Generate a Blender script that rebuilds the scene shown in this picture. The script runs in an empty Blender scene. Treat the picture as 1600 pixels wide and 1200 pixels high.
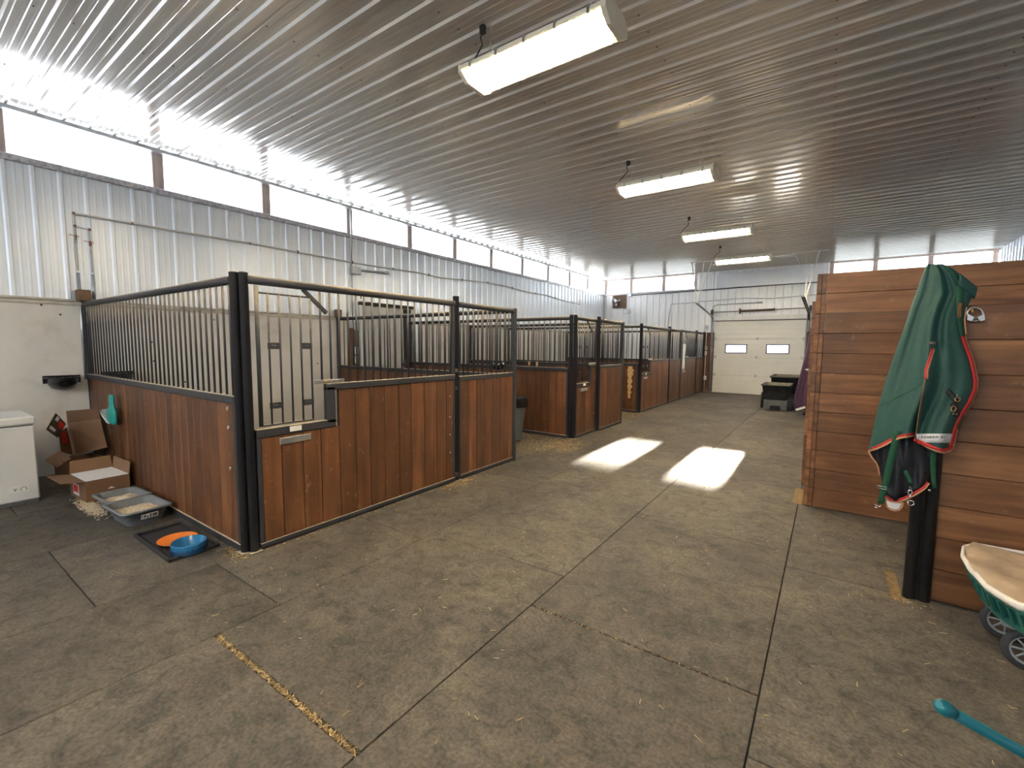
import bpy, math, random
from mathutils import Matrix, Vector
random.seed(7)
SC = bpy.context.scene
COL = SC.collection

# ------------------------------------------------------------------ camera
CAMZ = 1.55
F_PX = 703.9545
def _cam_rot():
    f = F_PX
    dy = Vector((497.0, -57.0, f)).normalized()
    dx = -Vector((-1005.0, -69.0, f)).normalized()
    dz = dx.cross(dy).normalized()
    if dz.y > 0: dz = -dz
    R = Matrix(((dx.x, dy.x, dz.x), (dx.y, dy.y, dz.y), (dx.z, dy.z, dz.z)))   # world -> (right, down, forward)
    return R
RC = _cam_rot()
cam_d = bpy.data.cameras.new('camera'); cam = bpy.data.objects.new('camera', cam_d); COL.objects.link(cam)
cam_d.sensor_width = 36.0; cam_d.sensor_fit = 'HORIZONTAL'; cam_d.lens = F_PX / 1600 * 36
cam_d.clip_start = 0.02; cam_d.clip_end = 300
right, up, back = RC[0].copy(), -RC[1], -RC[2]
M4 = Matrix.Identity(4)
for i in range(3):
    M4[i][0] = right[i]; M4[i][1] = up[i]; M4[i][2] = back[i]
M4.translation = Vector((0, 0, CAMZ))
cam.matrix_world = M4
SC.camera = cam

# ------------------------------------------------------------------ view, world, sun
SC.view_settings.view_transform = 'Standard'
SC.view_settings.look = 'None'
SC.view_settings.gamma = 1.0
SC.view_settings.use_curve_mapping = False
SC.view_settings.exposure = 2.35
try:
    SC.cycles.max_bounces = 10; SC.cycles.diffuse_bounces = 6; SC.cycles.glossy_bounces = 5
    SC.cycles.transparent_max_bounces = 24; SC.cycles.sample_clamp_indirect = 8.0
    SC.cycles.use_denoising = True
except Exception: pass

W = bpy.data.worlds.new('overcast_sky'); SC.world = W; W.use_nodes = True
bg = W.node_tree.nodes['Background']
bg.inputs[0].default_value = (0.80, 0.90, 1.0, 1); bg.inputs[1].default_value = 1.9
sun_d = bpy.data.lights.new('sun', 'SUN'); sun_d.energy = 27; sun_d.angle = math.radians(0.7); sun_d.color = (1.0, 0.90, 0.74)
sun = bpy.data.objects.new('sun', sun_d); COL.objects.link(sun)
sd = Vector((0.012, -1.0, -0.1445)).normalized()
sun.rotation_euler = sd.to_track_quat('-Z', 'Y').to_euler(); sun.location = (0, 30, 8)

# room extents
XL, XR, YB, YF, ZC = -7.36, 3.40, 16.66, -6.0, 4.09

def portal(name, loc, sx, sy, direction):
    l = bpy.data.lights.new(name, 'AREA'); l.shape = 'RECTANGLE'; l.size = sx; l.size_y = sy
    l.energy = 1; l.cycles.is_portal = True
    o = bpy.data.objects.new(name, l); COL.objects.link(o); o.location = loc
    o.rotation_euler = Vector(direction).to_track_quat('-Z', 'Y').to_euler()
portal('daylight_left', (XL - .12, 5.33, 3.80), 22.4, 0.50, (1, 0, 0))
portal('fill_daylight_front', (-2.0, YF - .12, 3.3), 6.4, 1.44, (0, 1, 0))  # sky portal for the added fill opening behind the camera

# ------------------------------------------------------------------ materials
MATS = {}
def newmat(name):
    m = bpy.data.materials.new(name); m.use_nodes = True
    nt = m.node_tree; b = nt.nodes['Principled BSDF']
    MATS[name] = m
    return m, nt, b
def setp(b, **k):
    for n, v in k.items():
        n = n.replace('_', ' ')
        if n in b.inputs: b.inputs[n].default_value = v
def ramp(nt, stops):
    r = nt.nodes.new('ShaderNodeValToRGB'); cr = r.color_ramp
    while len(cr.elements) > 1: cr.elements.remove(cr.elements[0])
    cr.elements[0].position = stops[0][0]; cr.elements[0].color = (*stops[0][1], 1)
    for p, c in stops[1:]:
        e = cr.elements.new(p); e.color = (*c, 1)
    return r
def plain(name, col, rough=.5, metal=0.0, var=.12, scale=12, bump=0.0, spec=.5):
    """principled with a little procedural mottling"""
    m, nt, b = newmat(name)
    setp(b, Roughness=rough, Metallic=metal); b.inputs['Specular IOR Level'].default_value = spec
    tc = nt.nodes.new('ShaderNodeTexCoord'); n = nt.nodes.new('ShaderNodeTexNoise')
    n.inputs['Scale'].default_value = scale; n.inputs['Detail'].default_value = 5
    nt.links.new(tc.outputs['Object'], n.inputs['Vector'])
    lo = tuple(c * (1 - var) for c in col); hi = tuple(min(1, c * (1 + var)) for c in col)
    r = ramp(nt, [(.3, lo), (.7, hi)])
    nt.links.new(n.outputs['Fac'], r.inputs['Fac']); nt.links.new(r.outputs['Color'], b.inputs['Base Color'])
    if bump:
        bp = nt.nodes.new('ShaderNodeBump'); bp.inputs['Strength'].default_value = bump; bp.inputs['Distance'].default_value = .01
        nt.links.new(n.outputs['Fac'], bp.inputs['Height']); nt.links.new(bp.outputs['Normal'], b.inputs['Normal'])
    return m
def wood(name, axis, dark, mid, light, rough=.55, scuff=0.25):
    """stained boards; grain runs along axis; 'rnd' face attribute tells boards apart"""
    m, nt, b = newmat(name); setp(b, Roughness=rough)
    N = nt.nodes.new; L = nt.links.new
    tc = N('ShaderNodeTexCoord'); at = N('ShaderNodeAttribute'); at.attribute_name = 'rnd'
    mp = N('ShaderNodeMapping'); s = [9, 9, 9]; s[axis] = .7; mp.inputs['Scale'].default_value = s
    comb = N('ShaderNodeCombineXYZ'); mul = N('ShaderNodeMath'); mul.operation = 'MULTIPLY'; mul.inputs[1].default_value = 37
    L(at.outputs['Fac'], mul.inputs[0])
    for i in range(3): L(mul.outputs[0], comb.inputs[i])
    add = N('ShaderNodeVectorMath'); add.operation = 'ADD'
    L(tc.outputs['Object'], mp.inputs['Vector']); L(mp.outputs['Vector'], add.inputs[0]); L(comb.outputs[0], add.inputs[1])
    n1 = N('ShaderNodeTexNoise'); n1.inputs['Scale'].default_value = 1.6; n1.inputs['Detail'].default_value = 8; n1.inputs['Distortion'].default_value = .8
    L(add.outputs[0], n1.inputs['Vector'])
    r = ramp(nt, [(.28, dark), (.5, mid), (.74, light)])
    L(n1.outputs['Fac'], r.inputs['Fac'])
    # blotches
    n2 = N('ShaderNodeTexNoise'); n2.inputs['Scale'].default_value = 2.3; n2.inputs['Detail'].default_value = 3
    add2 = N('ShaderNodeVectorMath'); add2.operation = 'ADD'; L(tc.outputs['Object'], add2.inputs[0]); L(comb.outputs[0], add2.inputs[1])
    L(add2.outputs[0], n2.inputs['Vector'])
    mr = N('ShaderNodeMapRange'); mr.inputs[1].default_value = .3; mr.inputs[2].default_value = .7; mr.inputs[3].default_value = .72; mr.inputs[4].default_value = 1.18
    L(n2.outputs['Fac'], mr.inputs[0])
    mr2 = N('ShaderNodeMapRange'); mr2.inputs[3].default_value = .70; mr2.inputs[4].default_value = 1.30; L(at.outputs['Fac'], mr2.inputs[0])
    mm = N('ShaderNodeMath'); mm.operation = 'MULTIPLY'; L(mr.outputs[0], mm.inputs[0]); L(mr2.outputs[0], mm.inputs[1])
    vm = N('ShaderNodeVectorMath'); vm.operation = 'SCALE'; L(r.outputs['Color'], vm.inputs[0]); L(mm.outputs[0], vm.inputs['Scale'])
    # pale dusty scuffs
    n3 = N('ShaderNodeTexNoise'); n3.inputs['Scale'].default_value = 14; n3.inputs['Detail'].default_value = 9; n3.inputs['Roughness'].default_value = .7
    L(add2.outputs[0], n3.inputs['Vector'])
    r3 = ramp(nt, [(.60, (0, 0, 0)), (.74, (scuff,) * 3)])
    L(n3.outputs['Fac'], r3.inputs['Fac'])
    mx = N('ShaderNodeMixRGB'); mx.inputs[2].default_value = (.42, .30, .20, 1); L(r3.outputs['Color'], mx.inputs[0]); L(vm.outputs[0], mx.inputs[1])
    L(mx.outputs[0], b.inputs['Base Color'])
    bp = N('ShaderNodeBump'); bp.inputs['Strength'].default_value = .35; bp.inputs['Distance'].default_value = .004
    L(n1.outputs['Fac'], bp.inputs['Height']); L(bp.outputs['Normal'], b.inputs['Normal'])
    return m
def emis(name, col, strength):
    m, nt, b = newmat(name); setp(b, Base_Color=(*col, 1)); b.inputs['Emission Color'].default_value = (*col, 1); b.inputs['Emission Strength'].default_value = strength
    return m
def clear(name, tint=(1, 1, 1), diff=.08, gloss=.08, rough=.1):
    m = bpy.data.materials.new(name); m.use_nodes = True; nt = m.node_tree; nt.nodes.clear(); MATS[name] = m
    N = nt.nodes.new; L = nt.links.new
    o = N('ShaderNodeOutputMaterial'); t = N('ShaderNodeBsdfTransparent'); t.inputs[0].default_value = (*tint, 1)
    d = N('ShaderNodeBsdfTranslucent'); d.inputs[0].default_value = (*tint, 1); g = N('ShaderNodeBsdfGlossy'); g.inputs['Roughness'].default_value = rough
    m1 = N('ShaderNodeMixShader'); m1.inputs[0].default_value = diff; L(t.outputs[0], m1.inputs[1]); L(d.outputs[0], m1.inputs[2])
    m2 = N('ShaderNodeMixShader'); m2.inputs[0].default_value = gloss; L(m1.outputs[0], m2.inputs[1]); L(g.outputs[0], m2.inputs[2])
    L(m2.outputs[0], o.inputs[0])
    return m

def metal_sheet(name, col, metal, rough, var=.06, bump=.25):
    m, nt, b = newmat(name); setp(b, Metallic=metal, Roughness=rough)
    N = nt.nodes.new; L = nt.links.new
    tc = N('ShaderNodeTexCoord'); n = N('ShaderNodeTexNoise'); n.inputs['Scale'].default_value = 1.1; n.inputs['Detail'].default_value = 6
    L(tc.outputs['Object'], n.inputs['Vector'])
    lo = tuple(c * (1 - var) for c in col); hi = tuple(min(1, c * (1 + var)) for c in col)
    r = ramp(nt, [(.3, lo), (.7, hi)]); L(n.outputs['Fac'], r.inputs['Fac']); L(r.outputs['Color'], b.inputs['Base Color'])
    n2 = N('ShaderNodeTexNoise'); n2.inputs['Scale'].default_value = 3.5; n2.inputs['Detail'].default_value = 2; L(tc.outputs['Object'], n2.inputs['Vector'])
    bp = N('ShaderNodeBump'); bp.inputs['Strength'].default_value = bump; bp.inputs['Distance'].default_value = .012
    L(n2.outputs['Fac'], bp.inputs['Height']); L(bp.outputs['Normal'], b.inputs['Normal'])
    return m
metal_sheet('ceiling_metal', (.90, .88, .85), .48, .15, .03, .05)
metal_sheet('wall_metal', (.80, .85, .92), .55, .36, .05, .12)
metal_sheet('back_metal', (.86, .87, .88), .20, .42)
metal_sheet('plain_metal', (.70, .71, .73), .5, .4)

def liner_mat():
    m, nt, b = newmat('liner'); setp(b, Roughness=.5); N = nt.nodes.new; L = nt.links.new
    tc = N('ShaderNodeTexCoord'); n = N('ShaderNodeTexNoise'); n.inputs['Scale'].default_value = 1.3; n.inputs['Detail'].default_value = 8; n.inputs['Roughness'].default_value = .65
    L(tc.outputs['Object'], n.inputs['Vector'])
    r = ramp(nt, [(.25, (.54, .50, .45)), (.42, (.70, .68, .65)), (.7, (.77, .76, .74))]); L(n.outputs['Fac'], r.inputs['Fac'])
    L(r.outputs['Color'], b.inputs['Base Color'])
liner_mat()

def rubber_mat():
    m, nt, b = newmat('rubber'); setp(b, Roughness=.72); b.inputs['Specular IOR Level'].default_value = .35
    N = nt.nodes.new; L = nt.links.new
    tc = N('ShaderNodeTexCoord'); at = N('ShaderNodeAttribute'); at.attribute_name = 'rnd'
    mul = N('ShaderNodeMath'); mul.operation = 'MULTIPLY'; mul.inputs[1].default_value = 29; L(at.outputs['Fac'], mul.inputs[0])
    comb = N('ShaderNodeCombineXYZ'); L(mul.outputs[0], comb.inputs[0]); L(mul.outputs[0], comb.inputs[1])
    add = N('ShaderNodeVectorMath'); add.operation = 'ADD'; L(tc.outputs['Object'], add.inputs[0]); L(comb.outputs[0], add.inputs[1])
    def noise(sc, det, ro=.6, src=None, dist=0):
        n = N('ShaderNodeTexNoise'); n.inputs['Scale'].default_value = sc; n.inputs['Detail'].default_value = det; n.inputs['Roughness'].default_value = ro; n.inputs['Distortion'].default_value = dist
        L((src or add.outputs[0]), n.inputs['Vector']); return n
    a = noise(1.2, 9, .62, tc.outputs['Object'], .4); c = noise(10, 10, .75, dist=.6); d = noise(60, 4, .6)
    r1 = ramp(nt, [(.25, (.048, .044, .039)), (.47, (.086, .077, .067)), (.72, (.140, .123, .101))]); L(a.outputs['Fac'], r1.inputs['Fac'])
    r2 = ramp(nt, [(.30, (.34, .36, .39)), (.5, (.98, .98, .98)), (.72, (1.45, 1.40, 1.32))]); L(c.outputs['Fac'], r2.inputs['Fac'])
    m1 = N('ShaderNodeMixRGB'); m1.blend_type = 'MULTIPLY'; m1.inputs[0].default_value = 1; L(r1.outputs['Color'], m1.inputs[1]); L(r2.outputs['Color'], m1.inputs[2])
    r3 = ramp(nt, [(.3, (.58, .58, .58)), (.7, (1.32, 1.32, 1.32))]); L(d.outputs['Fac'], r3.inputs['Fac'])
    m2 = N('ShaderNodeMixRGB'); m2.blend_type = 'MULTIPLY'; m2.inputs[0].default_value = 1; L(m1.outputs[0], m2.inputs[1]); L(r3.outputs['Color'], m2.inputs[2])
    mr = N('ShaderNodeMapRange'); mr.inputs[3].default_value = .86; mr.inputs[4].default_value = 1.14; L(at.outputs['Fac'], mr.inputs[0])
    vm = N('ShaderNodeVectorMath'); vm.operation = 'SCALE'; L(m2.outputs[0], vm.inputs[0]); L(mr.outputs[0], vm.inputs['Scale'])
    L(vm.outputs[0], b.inputs['Base Color'])
    bp = N('ShaderNodeBump'); bp.inputs['Strength'].default_value = .5; bp.inputs['Distance'].default_value = .006
    L(c.outputs['Fac'], bp.inputs['Height']); L(bp.outputs['Normal'], b.inputs['Normal'])
rubber_mat()

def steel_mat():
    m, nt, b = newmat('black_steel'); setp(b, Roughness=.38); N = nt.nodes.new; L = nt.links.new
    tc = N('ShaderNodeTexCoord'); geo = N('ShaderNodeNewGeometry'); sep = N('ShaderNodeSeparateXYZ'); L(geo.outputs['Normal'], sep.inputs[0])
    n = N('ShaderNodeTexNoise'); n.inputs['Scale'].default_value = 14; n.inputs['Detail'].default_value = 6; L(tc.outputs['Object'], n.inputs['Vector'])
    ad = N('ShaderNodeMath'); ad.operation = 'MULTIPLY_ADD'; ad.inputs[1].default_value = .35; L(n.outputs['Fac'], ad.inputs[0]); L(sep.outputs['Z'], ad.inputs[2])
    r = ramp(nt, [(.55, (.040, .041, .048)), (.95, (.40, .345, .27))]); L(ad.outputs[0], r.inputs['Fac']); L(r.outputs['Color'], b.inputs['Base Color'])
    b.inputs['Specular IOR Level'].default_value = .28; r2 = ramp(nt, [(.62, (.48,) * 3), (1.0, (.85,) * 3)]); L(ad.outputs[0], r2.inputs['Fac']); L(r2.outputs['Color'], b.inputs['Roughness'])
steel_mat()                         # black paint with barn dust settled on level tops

wood('stall_wood', 2, (.090, .034, .012), (.132, .052, .019), (.190, .083, .034), .5, .5)
wood('partition_wood', 0, (.105, .040, .014), (.180, .077, .029), (.275, .128, .053), .5, .35)
wood('post_wood', 2, (.50, .38, .33), (.66, .53, .48), (.78, .66, .62), .6, .2)
wood('wainscot_wood', 2, (.075, .032, .02), (.13, .055, .03), (.20, .09, .05), .6, .2)
plain('wrapped_sill', (.50, .49, .52), .35, .3, .35, 26, .5)
plain('galvanised', (.50, .52, .54), .38, .85, .15, 8)
plain('dark_steel', (.10, .095, .09), .45, .6, .2, 14)
plain('matt_black', (.018, .018, .020), .55, 0, .3, 20)
plain('gloss_black', (.016, .016, .018), .22, 0, .3, 20)
plain('white_trim', (.78, .78, .77), .45, 0, .05, 6)
plain('tan_rail', (.50, .45, .38), .5, 0, .15, 9)
plain('door_white', (.74, .73, .69), .38, 0, .03, 3)
plain('door_metal', (.56, .57, .58), .5, .2, .08, 4)
plain('fixture_white', (.82, .77, .64), .4, 0, .04, 6)
plain('freezer_white', (.66, .67, .68), .3, 0, .015, 4)
plain('grey_gasket', (.10, .10, .11), .6)
plain('cardboard', (.175, .095, .050), .75, 0, .10, 5)
plain('cardboard_inside', (.24, .135, .073), .78, 0, .08, 5)
plain('cardboard_print', (.075, .055, .045), .6, 0, .08, 9)
plain('red_print', (.62, .035, .02), .5, 0, .05, 9)
plain('white_print', (.75, .75, .74), .5, 0, .03, 9)
plain('foam_white', (.80, .80, .82), .7, 0, .04, 30, .1)
plain('pan_grey', (.17, .19, .21), .42, 0, .10, 12)
plain('litter', (.62, .51, .38), .95, 0, .30, 60, .6)
plain('pan_clear', (.42, .42, .42), .25)
plain('orange_glaze', (.80, .22, .03), .25, 0, .05, 6)
plain('blue_glaze', (.02, .16, .36), .25, 0, .05, 6)
plain('navy_glaze', (.008, .03, .10), .25, 0, .05, 6)
plain('teal_plastic', (.015, .33, .29), .35, 0, .06, 8)
plain('straw', (.20, .13, .055), .85, 0, .35, 40)
plain('straw_pale', (.46, .36, .20), .8, 0, .25, 40)
plain('pale_wood', (.62, .42, .20), .7, 0, .15, 30)
plain('pipe_white', (.62, .60, .56), .4, 0, .05, 20)
plain('copper', (.30, .15, .10), .4, .6, .1, 20)
plain('brown_board', (.16, .095, .055), .7, 0, .2, 14)
plain('rug_green', (.013, .068, .054), .62, 0, .10, 60, .15)
plain('rug_webbing', (.006, .075, .035), .7, 0, .10, 80)
plain('rug_red', (.50, .02, .02), .6, 0, .08, 60)
plain('rug_tan', (.50, .24, .14), .65, 0, .08, 60)
plain('rug_lining', (.010, .011, .017), .38, 0, .3, 9, .5)
plain('rug_label', (.62, .64, .66), .5, 0, .05, 60)
plain('rug_purple', (.062, .022, .055), .5, 0, .2, 12, .2)
plain('brass', (.55, .36, .10), .35, .8)
plain('chrome', (.62, .62, .64), .22, .9)
plain('label_brown', (.28, .12, .05), .6)
plain('bin_grey', (.125, .155, .165), .4, 0, .08, 8)
plain('bag_black', (.012, .012, .014), .25, 0, .3, 30, .6)
plain('cart_green', (.015, .11, .09), .42, 0, .1, 10)
plain('cart_cloth', (.44, .33, .23), .85, 0, .20, 9, .4)
plain('cloth_hem', (.74, .70, .67), .85, 0, .10, 20)
plain('tyre', (.030, .034, .042), .7, 0, .2, 20)
plain('rim_grey', (.33, .36, .40), .45, .3, .15, 16)
plain('tub_black', (.022, .027, .028), .5, 0, .3, 8)
plain('tub_inner', (.17, .15, .12), .8, 0, .2, 8)
plain('frame_grey', (.10, .11, .11), .5, 0, .2, 8)
plain('handle_teal', (.008, .13, .17), .35, 0, .06, 8)
plain('window_frame_dark', (.06, .055, .12), .4)
plain('concrete_base', (.10, .085, .065), .9, 0, .3, 10)
plain('snow', (.85, .86, .88), .8)
emis('tube_light', (1.0, .88, .68), 24.0)
clear('clear_pane', (1, 1, 1), .02, .05, .02)
clear('milky_pane', (1, 1, 1), .12, .04, .15)
clear('back_pane', (.40, .43, .47), .97, .02, .3)
clear('lens_plastic', (1, .97, .90), .05, .04, .15)
clear('clear_grey', (.75, .78, .80), .45, .10, .2)

# ------------------------------------------------------------------ mesh builder
class MB:
    def __init__(s): s.v = []; s.f = []; s.mi = []; s.rn = []; s.sm = []
    def add(s, vs, fs, mi=0, rnd=.5, smooth=False):
        o = len(s.v); s.v += [tuple(p) for p in vs]
        for f in fs: s.f.append(tuple(o + i for i in f)); s.mi.append(mi); s.rn.append(rnd); s.sm.append(smooth)
        return s
    def box(s, x0, x1, y0, y1, z0, z1, mi=0, rnd=.5):
        if x0 > x1: x0, x1 = x1, x0
        if y0 > y1: y0, y1 = y1, y0
        if z0 > z1: z0, z1 = z1, z0
        v = [(x0, y0, z0), (x1, y0, z0), (x1, y1, z0), (x0, y1, z0), (x0, y0, z1), (x1, y0, z1), (x1, y1, z1), (x0, y1, z1)]
        return s.add(v, [(0, 3, 2, 1), (4, 5, 6, 7), (0, 1, 5, 4), (1, 2, 6, 5), (2, 3, 7, 6), (3, 0, 4, 7)], mi, rnd)
    def bbox(s, x0, x1, y0, y1, z0, z1, c=.004, mi=0, rnd=.5):
        """box with chamfered edges"""
        if x0 > x1: x0, x1 = x1, x0
        if y0 > y1: y0, y1 = y1, y0
        if z0 > z1: z0, z1 = z1, z0
        X, Y, Z = (x0, x1), (y0, y1), (z0, z1); v = []; idx = {}
        for i in (0, 1):
            for j in (0, 1):
                for k in (0, 1):
                    sx, sy, sz = (c if i == 0 else -c), (c if j == 0 else -c), (c if k == 0 else -c)
                    for a in range(3):
                        p = [X[i] + sx, Y[j] + sy, Z[k] + sz]; p[a] = (X[i], Y[j], Z[k])[a]
                        idx[(i, j, k, a)] = len(v); v.append(tuple(p))
        f = []
        g = lambda i, j, k, a: idx[(i, j, k, a)]
        for a in range(3):
            for sgn in (0, 1):
                q = []
                for (u, w) in ((0, 0), (1, 0), (1, 1), (0, 1)):
                    t = [0, 0, 0]; t[a] = sgn; t[(a + 1) % 3] = u; t[(a + 2) % 3] = w
                    q.append(g(*t, a))
                f.append(tuple(q if sgn else reversed(q)))
        for a in range(3):
            b, c2 = (a + 1) % 3, (a + 2) % 3
            for u in (0, 1):
                for w in (0, 1):
                    t0 = [0, 0, 0]; t0[a] = 0; t0[b] = u; t0[c2] = w; t1 = list(t0); t1[a] = 1
                    f.append((g(*t0, b), g(*t1, b), g(*t1, c2), g(*t0, c2)))
        for i in (0, 1):
            for j in (0, 1):
                for k in (0, 1): f.append((g(i, j, k, 0), g(i, j, k, 1), g(i, j, k, 2)))
        return s.add(v, f, mi, rnd)
    def ob(s, c, size, rot, mi=0, rnd=.5):
        hx, hy, hz = [q / 2 for q in size]; c = Vector(c); v = []
        for (i, j, k) in ((-1, -1, -1), (1, -1, -1), (1, 1, -1), (-1, 1, -1), (-1, -1, 1), (1, -1, 1), (1, 1, 1), (-1, 1, 1)):
            v.append(c + rot @ Vector((i * hx, j * hy, k * hz)))
        return s.add(v, [(0, 3, 2, 1), (4, 5, 6, 7), (0, 1, 5, 4), (1, 2, 6, 5), (2, 3, 7, 6), (3, 0, 4, 7)], mi, rnd)
    def beam(s, p0, p1, w, h, mi=0, upv=(0, 0, 1)):
        p0, p1 = Vector(p0), Vector(p1); d = (p1 - p0); L = d.length; d.normalize(); u = Vector(upv)
        if abs(d.dot(u)) > .98: u = Vector((1, 0, 0))
        a = d.cross(u).normalized(); b = a.cross(d).normalized()
        rot = Matrix((a, d, b)).transposed()
        return s.ob((p0 + p1) / 2, (w, L, h), rot, mi)
    def tube(s, pts, r, n=10, mi=0, closed=False, cap=True, smooth=True):
        pts = [Vector(p) for p in pts]; m = len(pts); rs = r if isinstance(r, (list, tuple)) else [r] * m
        base = len(s.v); prev = None
        for i, p in enumerate(pts):
            if closed: t = (pts[(i + 1) % m] - pts[i - 1])
            else: t = pts[min(i + 1, m - 1)] - pts[max(i - 1, 0)]
            t.normalize()
            if prev is None:
                a = t.cross(Vector((0, 0, 1)));
                if a.length < .05: a = t.cross(Vector((1, 0, 0)))
            else:
                a = prev - t * prev.dot(t)
            a.normalize(); prev = a; b = t.cross(a)
            for k in range(n):
                an = 2 * math.pi * k / n; s.v.append(tuple(p + (a * math.cos(an) + b * math.sin(an)) * rs[i]))
        rng = range(m) if closed else range(m - 1)
        for i in rng:
            j = (i + 1) % m
            for k in range(n):
                k2 = (k + 1) % n
                s.f.append((base + i * n + k, base + i * n + k2, base + j * n + k2, base + j * n + k)); s.mi.append(mi); s.rn.append(.5); s.sm.append(smooth)
        if cap and not closed:
            s.f.append(tuple(base + k for k in reversed(range(n)))); s.mi.append(mi); s.rn.append(.5); s.sm.append(False)
            s.f.append(tuple(base + (m - 1) * n + k for k in range(n))); s.mi.append(mi); s.rn.append(.5); s.sm.append(False)
        return s
    def cyl(s, p0, p1, r, n=12, mi=0, smooth=True): return s.tube([p0, p1], r, n, mi, smooth=smooth)
    def lathe(s, c, prof, n=28, mi=0, ax=(0, 0, 1), sx=1, sy=1, caps=True):
        """prof: [(r, h)] about the axis ax through c"""
        c = Vector(c); w = Vector(ax).normalized(); a = w.cross(Vector((1, 0, 0)))
        if a.length < .1: a = w.cross(Vector((0, 1, 0)))
        a.normalize(); b = w.cross(a); base = len(s.v)
        for (r, h) in prof:
            for k in range(n):
                t = 2 * math.pi * k / n; s.v.append(tuple(c + a * math.cos(t) * r * sx + b * math.sin(t) * r * sy + w * h))
        for i in range(len(prof) - 1):
            for k in range(n):
                k2 = (k + 1) % n; s.f.append((base + i * n + k, base + i * n + k2, base + (i + 1) * n + k2, base + (i + 1) * n + k)); s.mi.append(mi); s.rn.append(.5); s.sm.append(True)
        if caps and prof[0][0] > 1e-6: s.f.append(tuple(base + k for k in reversed(range(n)))); s.mi.append(mi); s.rn.append(.5); s.sm.append(False)
        if caps and prof[-1][0] > 1e-6: s.f.append(tuple(base + (len(prof) - 1) * n + k for k in range(n))); s.mi.append(mi); s.rn.append(.5); s.sm.append(False)
        return s
    def prism(s, poly, off, mi=0, rnd=.5, smooth=False):
        """poly: 3-D points of a flat outline, extruded by off"""
        n = len(poly); off = Vector(off); a = [Vector(p) for p in poly]; v = a + [p + off for p in a]
        f = [tuple(reversed(range(n))), tuple(range(n, 2 * n))] + [(i, (i + 1) % n, n + (i + 1) % n, n + i) for i in range(n)]
        return s.add(v, f, mi, rnd, smooth)
    def grid(s, rows, mi=0, smooth=True, closed_u=False):
        n = len(rows[0]); v = [p for r in rows for p in r]; f = []
        for i in range(len(rows) - 1):
            for k in range(n if closed_u else n - 1):
                k2 = (k + 1) % n; f.append((i * n + k, i * n + k2, (i + 1) * n + k2, (i + 1) * n + k))
        return s.add(v, f, mi, .5, smooth)
ORG = {}
def tag(o, label=None, cat=None, group=None, kind=None):
    if label: o['label'] = label
    if cat: o['category'] = cat
    if group: o['group'] = group
    if kind: o['kind'] = kind
    return o
def root(name, loc, label=None, cat=None, group=None, kind=None):
    o = bpy.data.objects.new(name, None); COL.objects.link(o); o.location = loc; o.empty_display_size = .1
    ORG[o.name] = Vector(loc); return tag(o, label, cat, group, kind)
def obj(name, mb, mats, parent=None, label=None, cat=None, group=None, kind=None, loc=None, solid=0, subsurf=0):
    """links ONE mesh object; mesh coordinates are given in the world"""
    if isinstance(mats, str): mats = [mats]
    if parent is not None: off = ORG[parent.name]
    elif loc is not None: off = Vector(loc)
    else:
        xs = [p[0] for p in mb.v]; ys = [p[1] for p in mb.v]; zs = [p[2] for p in mb.v]
        off = Vector(((min(xs) + max(xs)) / 2, (min(ys) + max(ys)) / 2, min(zs)))
    me = bpy.data.meshes.new(name); me.from_pydata([(p[0] - off.x, p[1] - off.y, p[2] - off.z) for p in mb.v], [], mb.f)
    for m in mats: me.materials.append(MATS[m])
    me.polygons.foreach_set('material_index', mb.mi); me.polygons.foreach_set('use_smooth', mb.sm)
    if len(set(mb.rn)) > 1 or mb.rn[0] != .5:
        a = me.attributes.new('rnd', 'FLOAT', 'FACE'); a.data.foreach_set('value', mb.rn)
    me.update()
    o = bpy.data.objects.new(name, me); COL.objects.link(o)
    if parent is not None: o.parent = parent
    else: o.location = off
    ORG[o.name] = off
    if solid:
        md = o.modifiers.new('thickness', 'SOLIDIFY'); md.thickness = solid; md.offset = 0
    if subsurf:
        md = o.modifiers.new('smooth', 'SUBSURF'); md.levels = subsurf; md.render_levels = subsurf
    return tag(o, label, cat, group, kind)
def struct(name, mb, mats, parent=None, **k): return obj(name, mb, mats, parent, kind=None if parent else 'structure', **k)
def copy_tree(o, parent=None, loc=None):
    c = o.copy(); COL.objects.link(c); c.parent = parent
    if loc is not None: c.location = loc
    ORG[c.name] = Vector(c.location) if parent is None else ORG.get(parent.name)
    for ch in list(o.children): copy_tree(ch, c)
    return c
def at(u, v, ax, val):
    """a point of the photograph on the plane (axis ax = val), in metres"""
    d = RC.transposed() @ Vector((u - 800.0, v - 600.0, F_PX)); o = Vector((0, 0, CAMZ)); t = (val - o[ax]) / d[ax]
    return o + d * t
# ------------------------------------------------------------------ corrugated sheet
def rib_profile(a0, a1, pitch, phase, h=.020, hm=.0035):
    """[(a, depth)] along the sheet: tall ribs every pitch with two small ones between"""
    pts = []; k = math.ceil((a0 - phase) / pitch) - 1
    while True:
        c = phase + k * pitch
        if c - pitch > a1: break
        q = [(-.026, 0), (-.012, h), (.012, h), (.026, 0)]
        for m in (.36, .64):
            q += [(pitch * m - .014, 0), (pitch * m - .006, hm), (pitch * m + .006, hm), (pitch * m + .014, 0)]
        for dx, d in q:
            if a0 < c + dx < a1: pts.append((c + dx, d))
        k += 1
    return [(a0, 0)] + pts + [(a1, 0)]
def sheet(mb, prof, place, b0, b1, mi=0):
    """place(a, depth, b) -> world point"""
    v = []; f = []
    for a, d in prof: v.append(place(a, d, b0)); v.append(place(a, d, b1))
    for i in range(len(prof) - 1): f.append((2 * i, 2 * i + 2, 2 * i + 3, 2 * i + 1))
    mb.add(v, f, mi)
    return mb

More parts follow.
